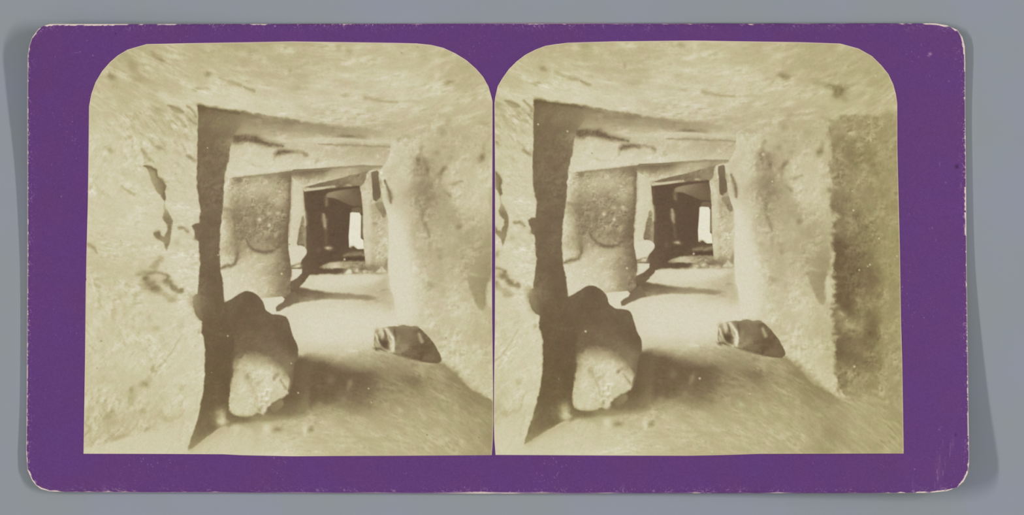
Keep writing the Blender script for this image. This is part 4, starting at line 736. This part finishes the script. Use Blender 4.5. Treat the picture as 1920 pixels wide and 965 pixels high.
    # ---- dust specks and pinholes of the print itself
    specks = [[(389, 277, 1.2, 226), (559, 736, 1.6, 226), (691, 728, 1.6, 222), (696, 754, 1.3, 214), (546, 681, 1.4, 224), (427, 629.5, 1.6, 222), (409, 478, 1.3, 220), (801, 815, 1.5, 120), (898, 820, 1.3, 126), (753, 99, 1.3, 130), (783, 88, 1.2, 130), (836, 633, 1.2, 140), (190, 639, 1.3, 130), (182, 690, 1.2, 140), (226, 451, 1.2, 150), (329, 326, 1.1, 150), (543, 458, 1.3, 120), (397, 698, 1.2, 160), (462, 152, 1, 150), (529, 201, 1, 170), (698, 751, 1, 90), (834, 375, 1, 150)],
              [(1009, 233, 1.8, 226), (1064, 246, 1.8, 224), (1098, 621, 2.2, 228), (1312, 709, 2.4, 214), (1602, 687, 2.2, 226), (1600, 394, 2.0, 222), (1598, 358, 1.5, 205), (1648, 447, 1.8, 220), (1611, 506, 1.8, 216), (1631, 496, 2.0, 212), (1627, 499, 1.4, 205), (1629, 229, 1.8, 205), (1638, 252, 1.6, 205), (1642, 142, 1.6, 214), (1448, 340, 1.8, 222), (1419, 404, 1.8, 220), (1588, 600, 1.5, 205), (1431, 290, 3.4, 205), (1110, 287, 1.3, 120), (1406, 738, 1.4, 214), (1048, 710, 1.3, 160), (1653, 240, 1.2, 120), (1335, 846, 1.6, 214), (1682, 480, 1.2, 226), (1230, 640, 1.2, 215)]][eye]
    for x, y, r, t in specks: B(x, y, r * .8, r * .8, 0, t, 'X', .95)
    T = p.T
    T = np.interp(T, [20, 80, 96, 110, 205, 221, 229, 260], [20, 86, 100, 111, 205, 217, 228, 250])
    T = T + 3.4 * p.fine + 2.2 * fbm(X / 1.7, Y / 1.7, 14, 1)
    # ---- albumen tone scale
    k = [70, 92, 112, 126, 142, 160, 180, 196, 208, 217, 230]
    r_ = [72, 93, 113, 127, 143, 161, 181, 197, 208, 217, 230]
    g_ = [54, 75, 95, 110, 128, 147, 169, 186, 200, 210, 226]
    b_ = [42, 58, 72, 86, 99, 115, 134, 152, 170, 187, 205]
    C = np.stack([np.interp(T, k, r_), np.interp(T, k, g_), np.interp(T, k, b_)], -1)
    # the print has yellowed towards its rim
    ye = sstep(170, 430, np.hypot((X - p.cx), (Y - p.cy) * 1.05))
    ye = ye * (0.9 if eye == 0 else 1.0) + (sstep(1560, 1690, X) * 0.35 if eye else 0)
    ye = ye * np.interp(T, [90, 150, 205, 220], [0.5, 1.0, 0.6, 0.4])
    C[..., 2] -= 9 * ye; C[..., 0] -= 1.5 * ye
    ch = fbm(X / 14, Y / 14, 15, 3) * 2.4
    C[..., 0] += ch; C[..., 2] += ch * .8; C[..., 1] -= ch * .5
    # raw paper edge
    return np.clip(C, 20, 245)

def outline_dist(X, Y, Lc, Rc):
    d = np.full(X.shape, 1e9)
    for Ch in (Lc, Rc):
        for (x0, y0), (x1, y1) in zip(Ch[:-1], Ch[1:]):
            sel = (X > min(x0, x1) - 4) & (X < max(x0, x1) + 4) & (Y > min(y0, y1) - 4) & (Y < max(y0, y1) + 4)
            x, y = X[sel], Y[sel]; ex, ey = x1 - x0, y1 - y0
            t = np.clip(((x - x0) * ex + (y - y0) * ey) / (ex * ex + ey * ey), 0, 1)
            d[sel] = np.minimum(d[sel], np.hypot(x - x0 - t * ex, y - y0 - t * ey))
    return d

def make_print(Lc, Rc, eye, label):
    ys = rows(Lc[0][1], Lc[-1][1], 1.25, [q[1] for q in Lc + Rc] + [Lc[0][1] + 0.6, Lc[-1][1] - 0.6])
    def col(X, Y):
        C = paint(X, Y, eye)
        d = outline_dist(X, Y, Lc, Rc)
        m = (1 - sstep(0.4, 1.9, d))[..., None] * (0.85 if eye == 0 else 0.8)
        m = m * np.where(Y > 845, 0.35, 1)[..., None]
        return C * (1 - m) + np.array((214, 190, 178.)) * m
    o = grid_mesh('albumen_print', Lc, Rc, ys, 620, lambda X, Y: lift(X, Y) + THICK + 1.7, col, skirt=1.15, mat=mat_print, parent=card)
    o['label'] = label
    return o
make_print(PL_L, PL_R, 0, 'left print, whose right wall runs off its edge')
make_print(PR_L, PR_R, 1, 'right print, showing the shaded corner of the right wall')
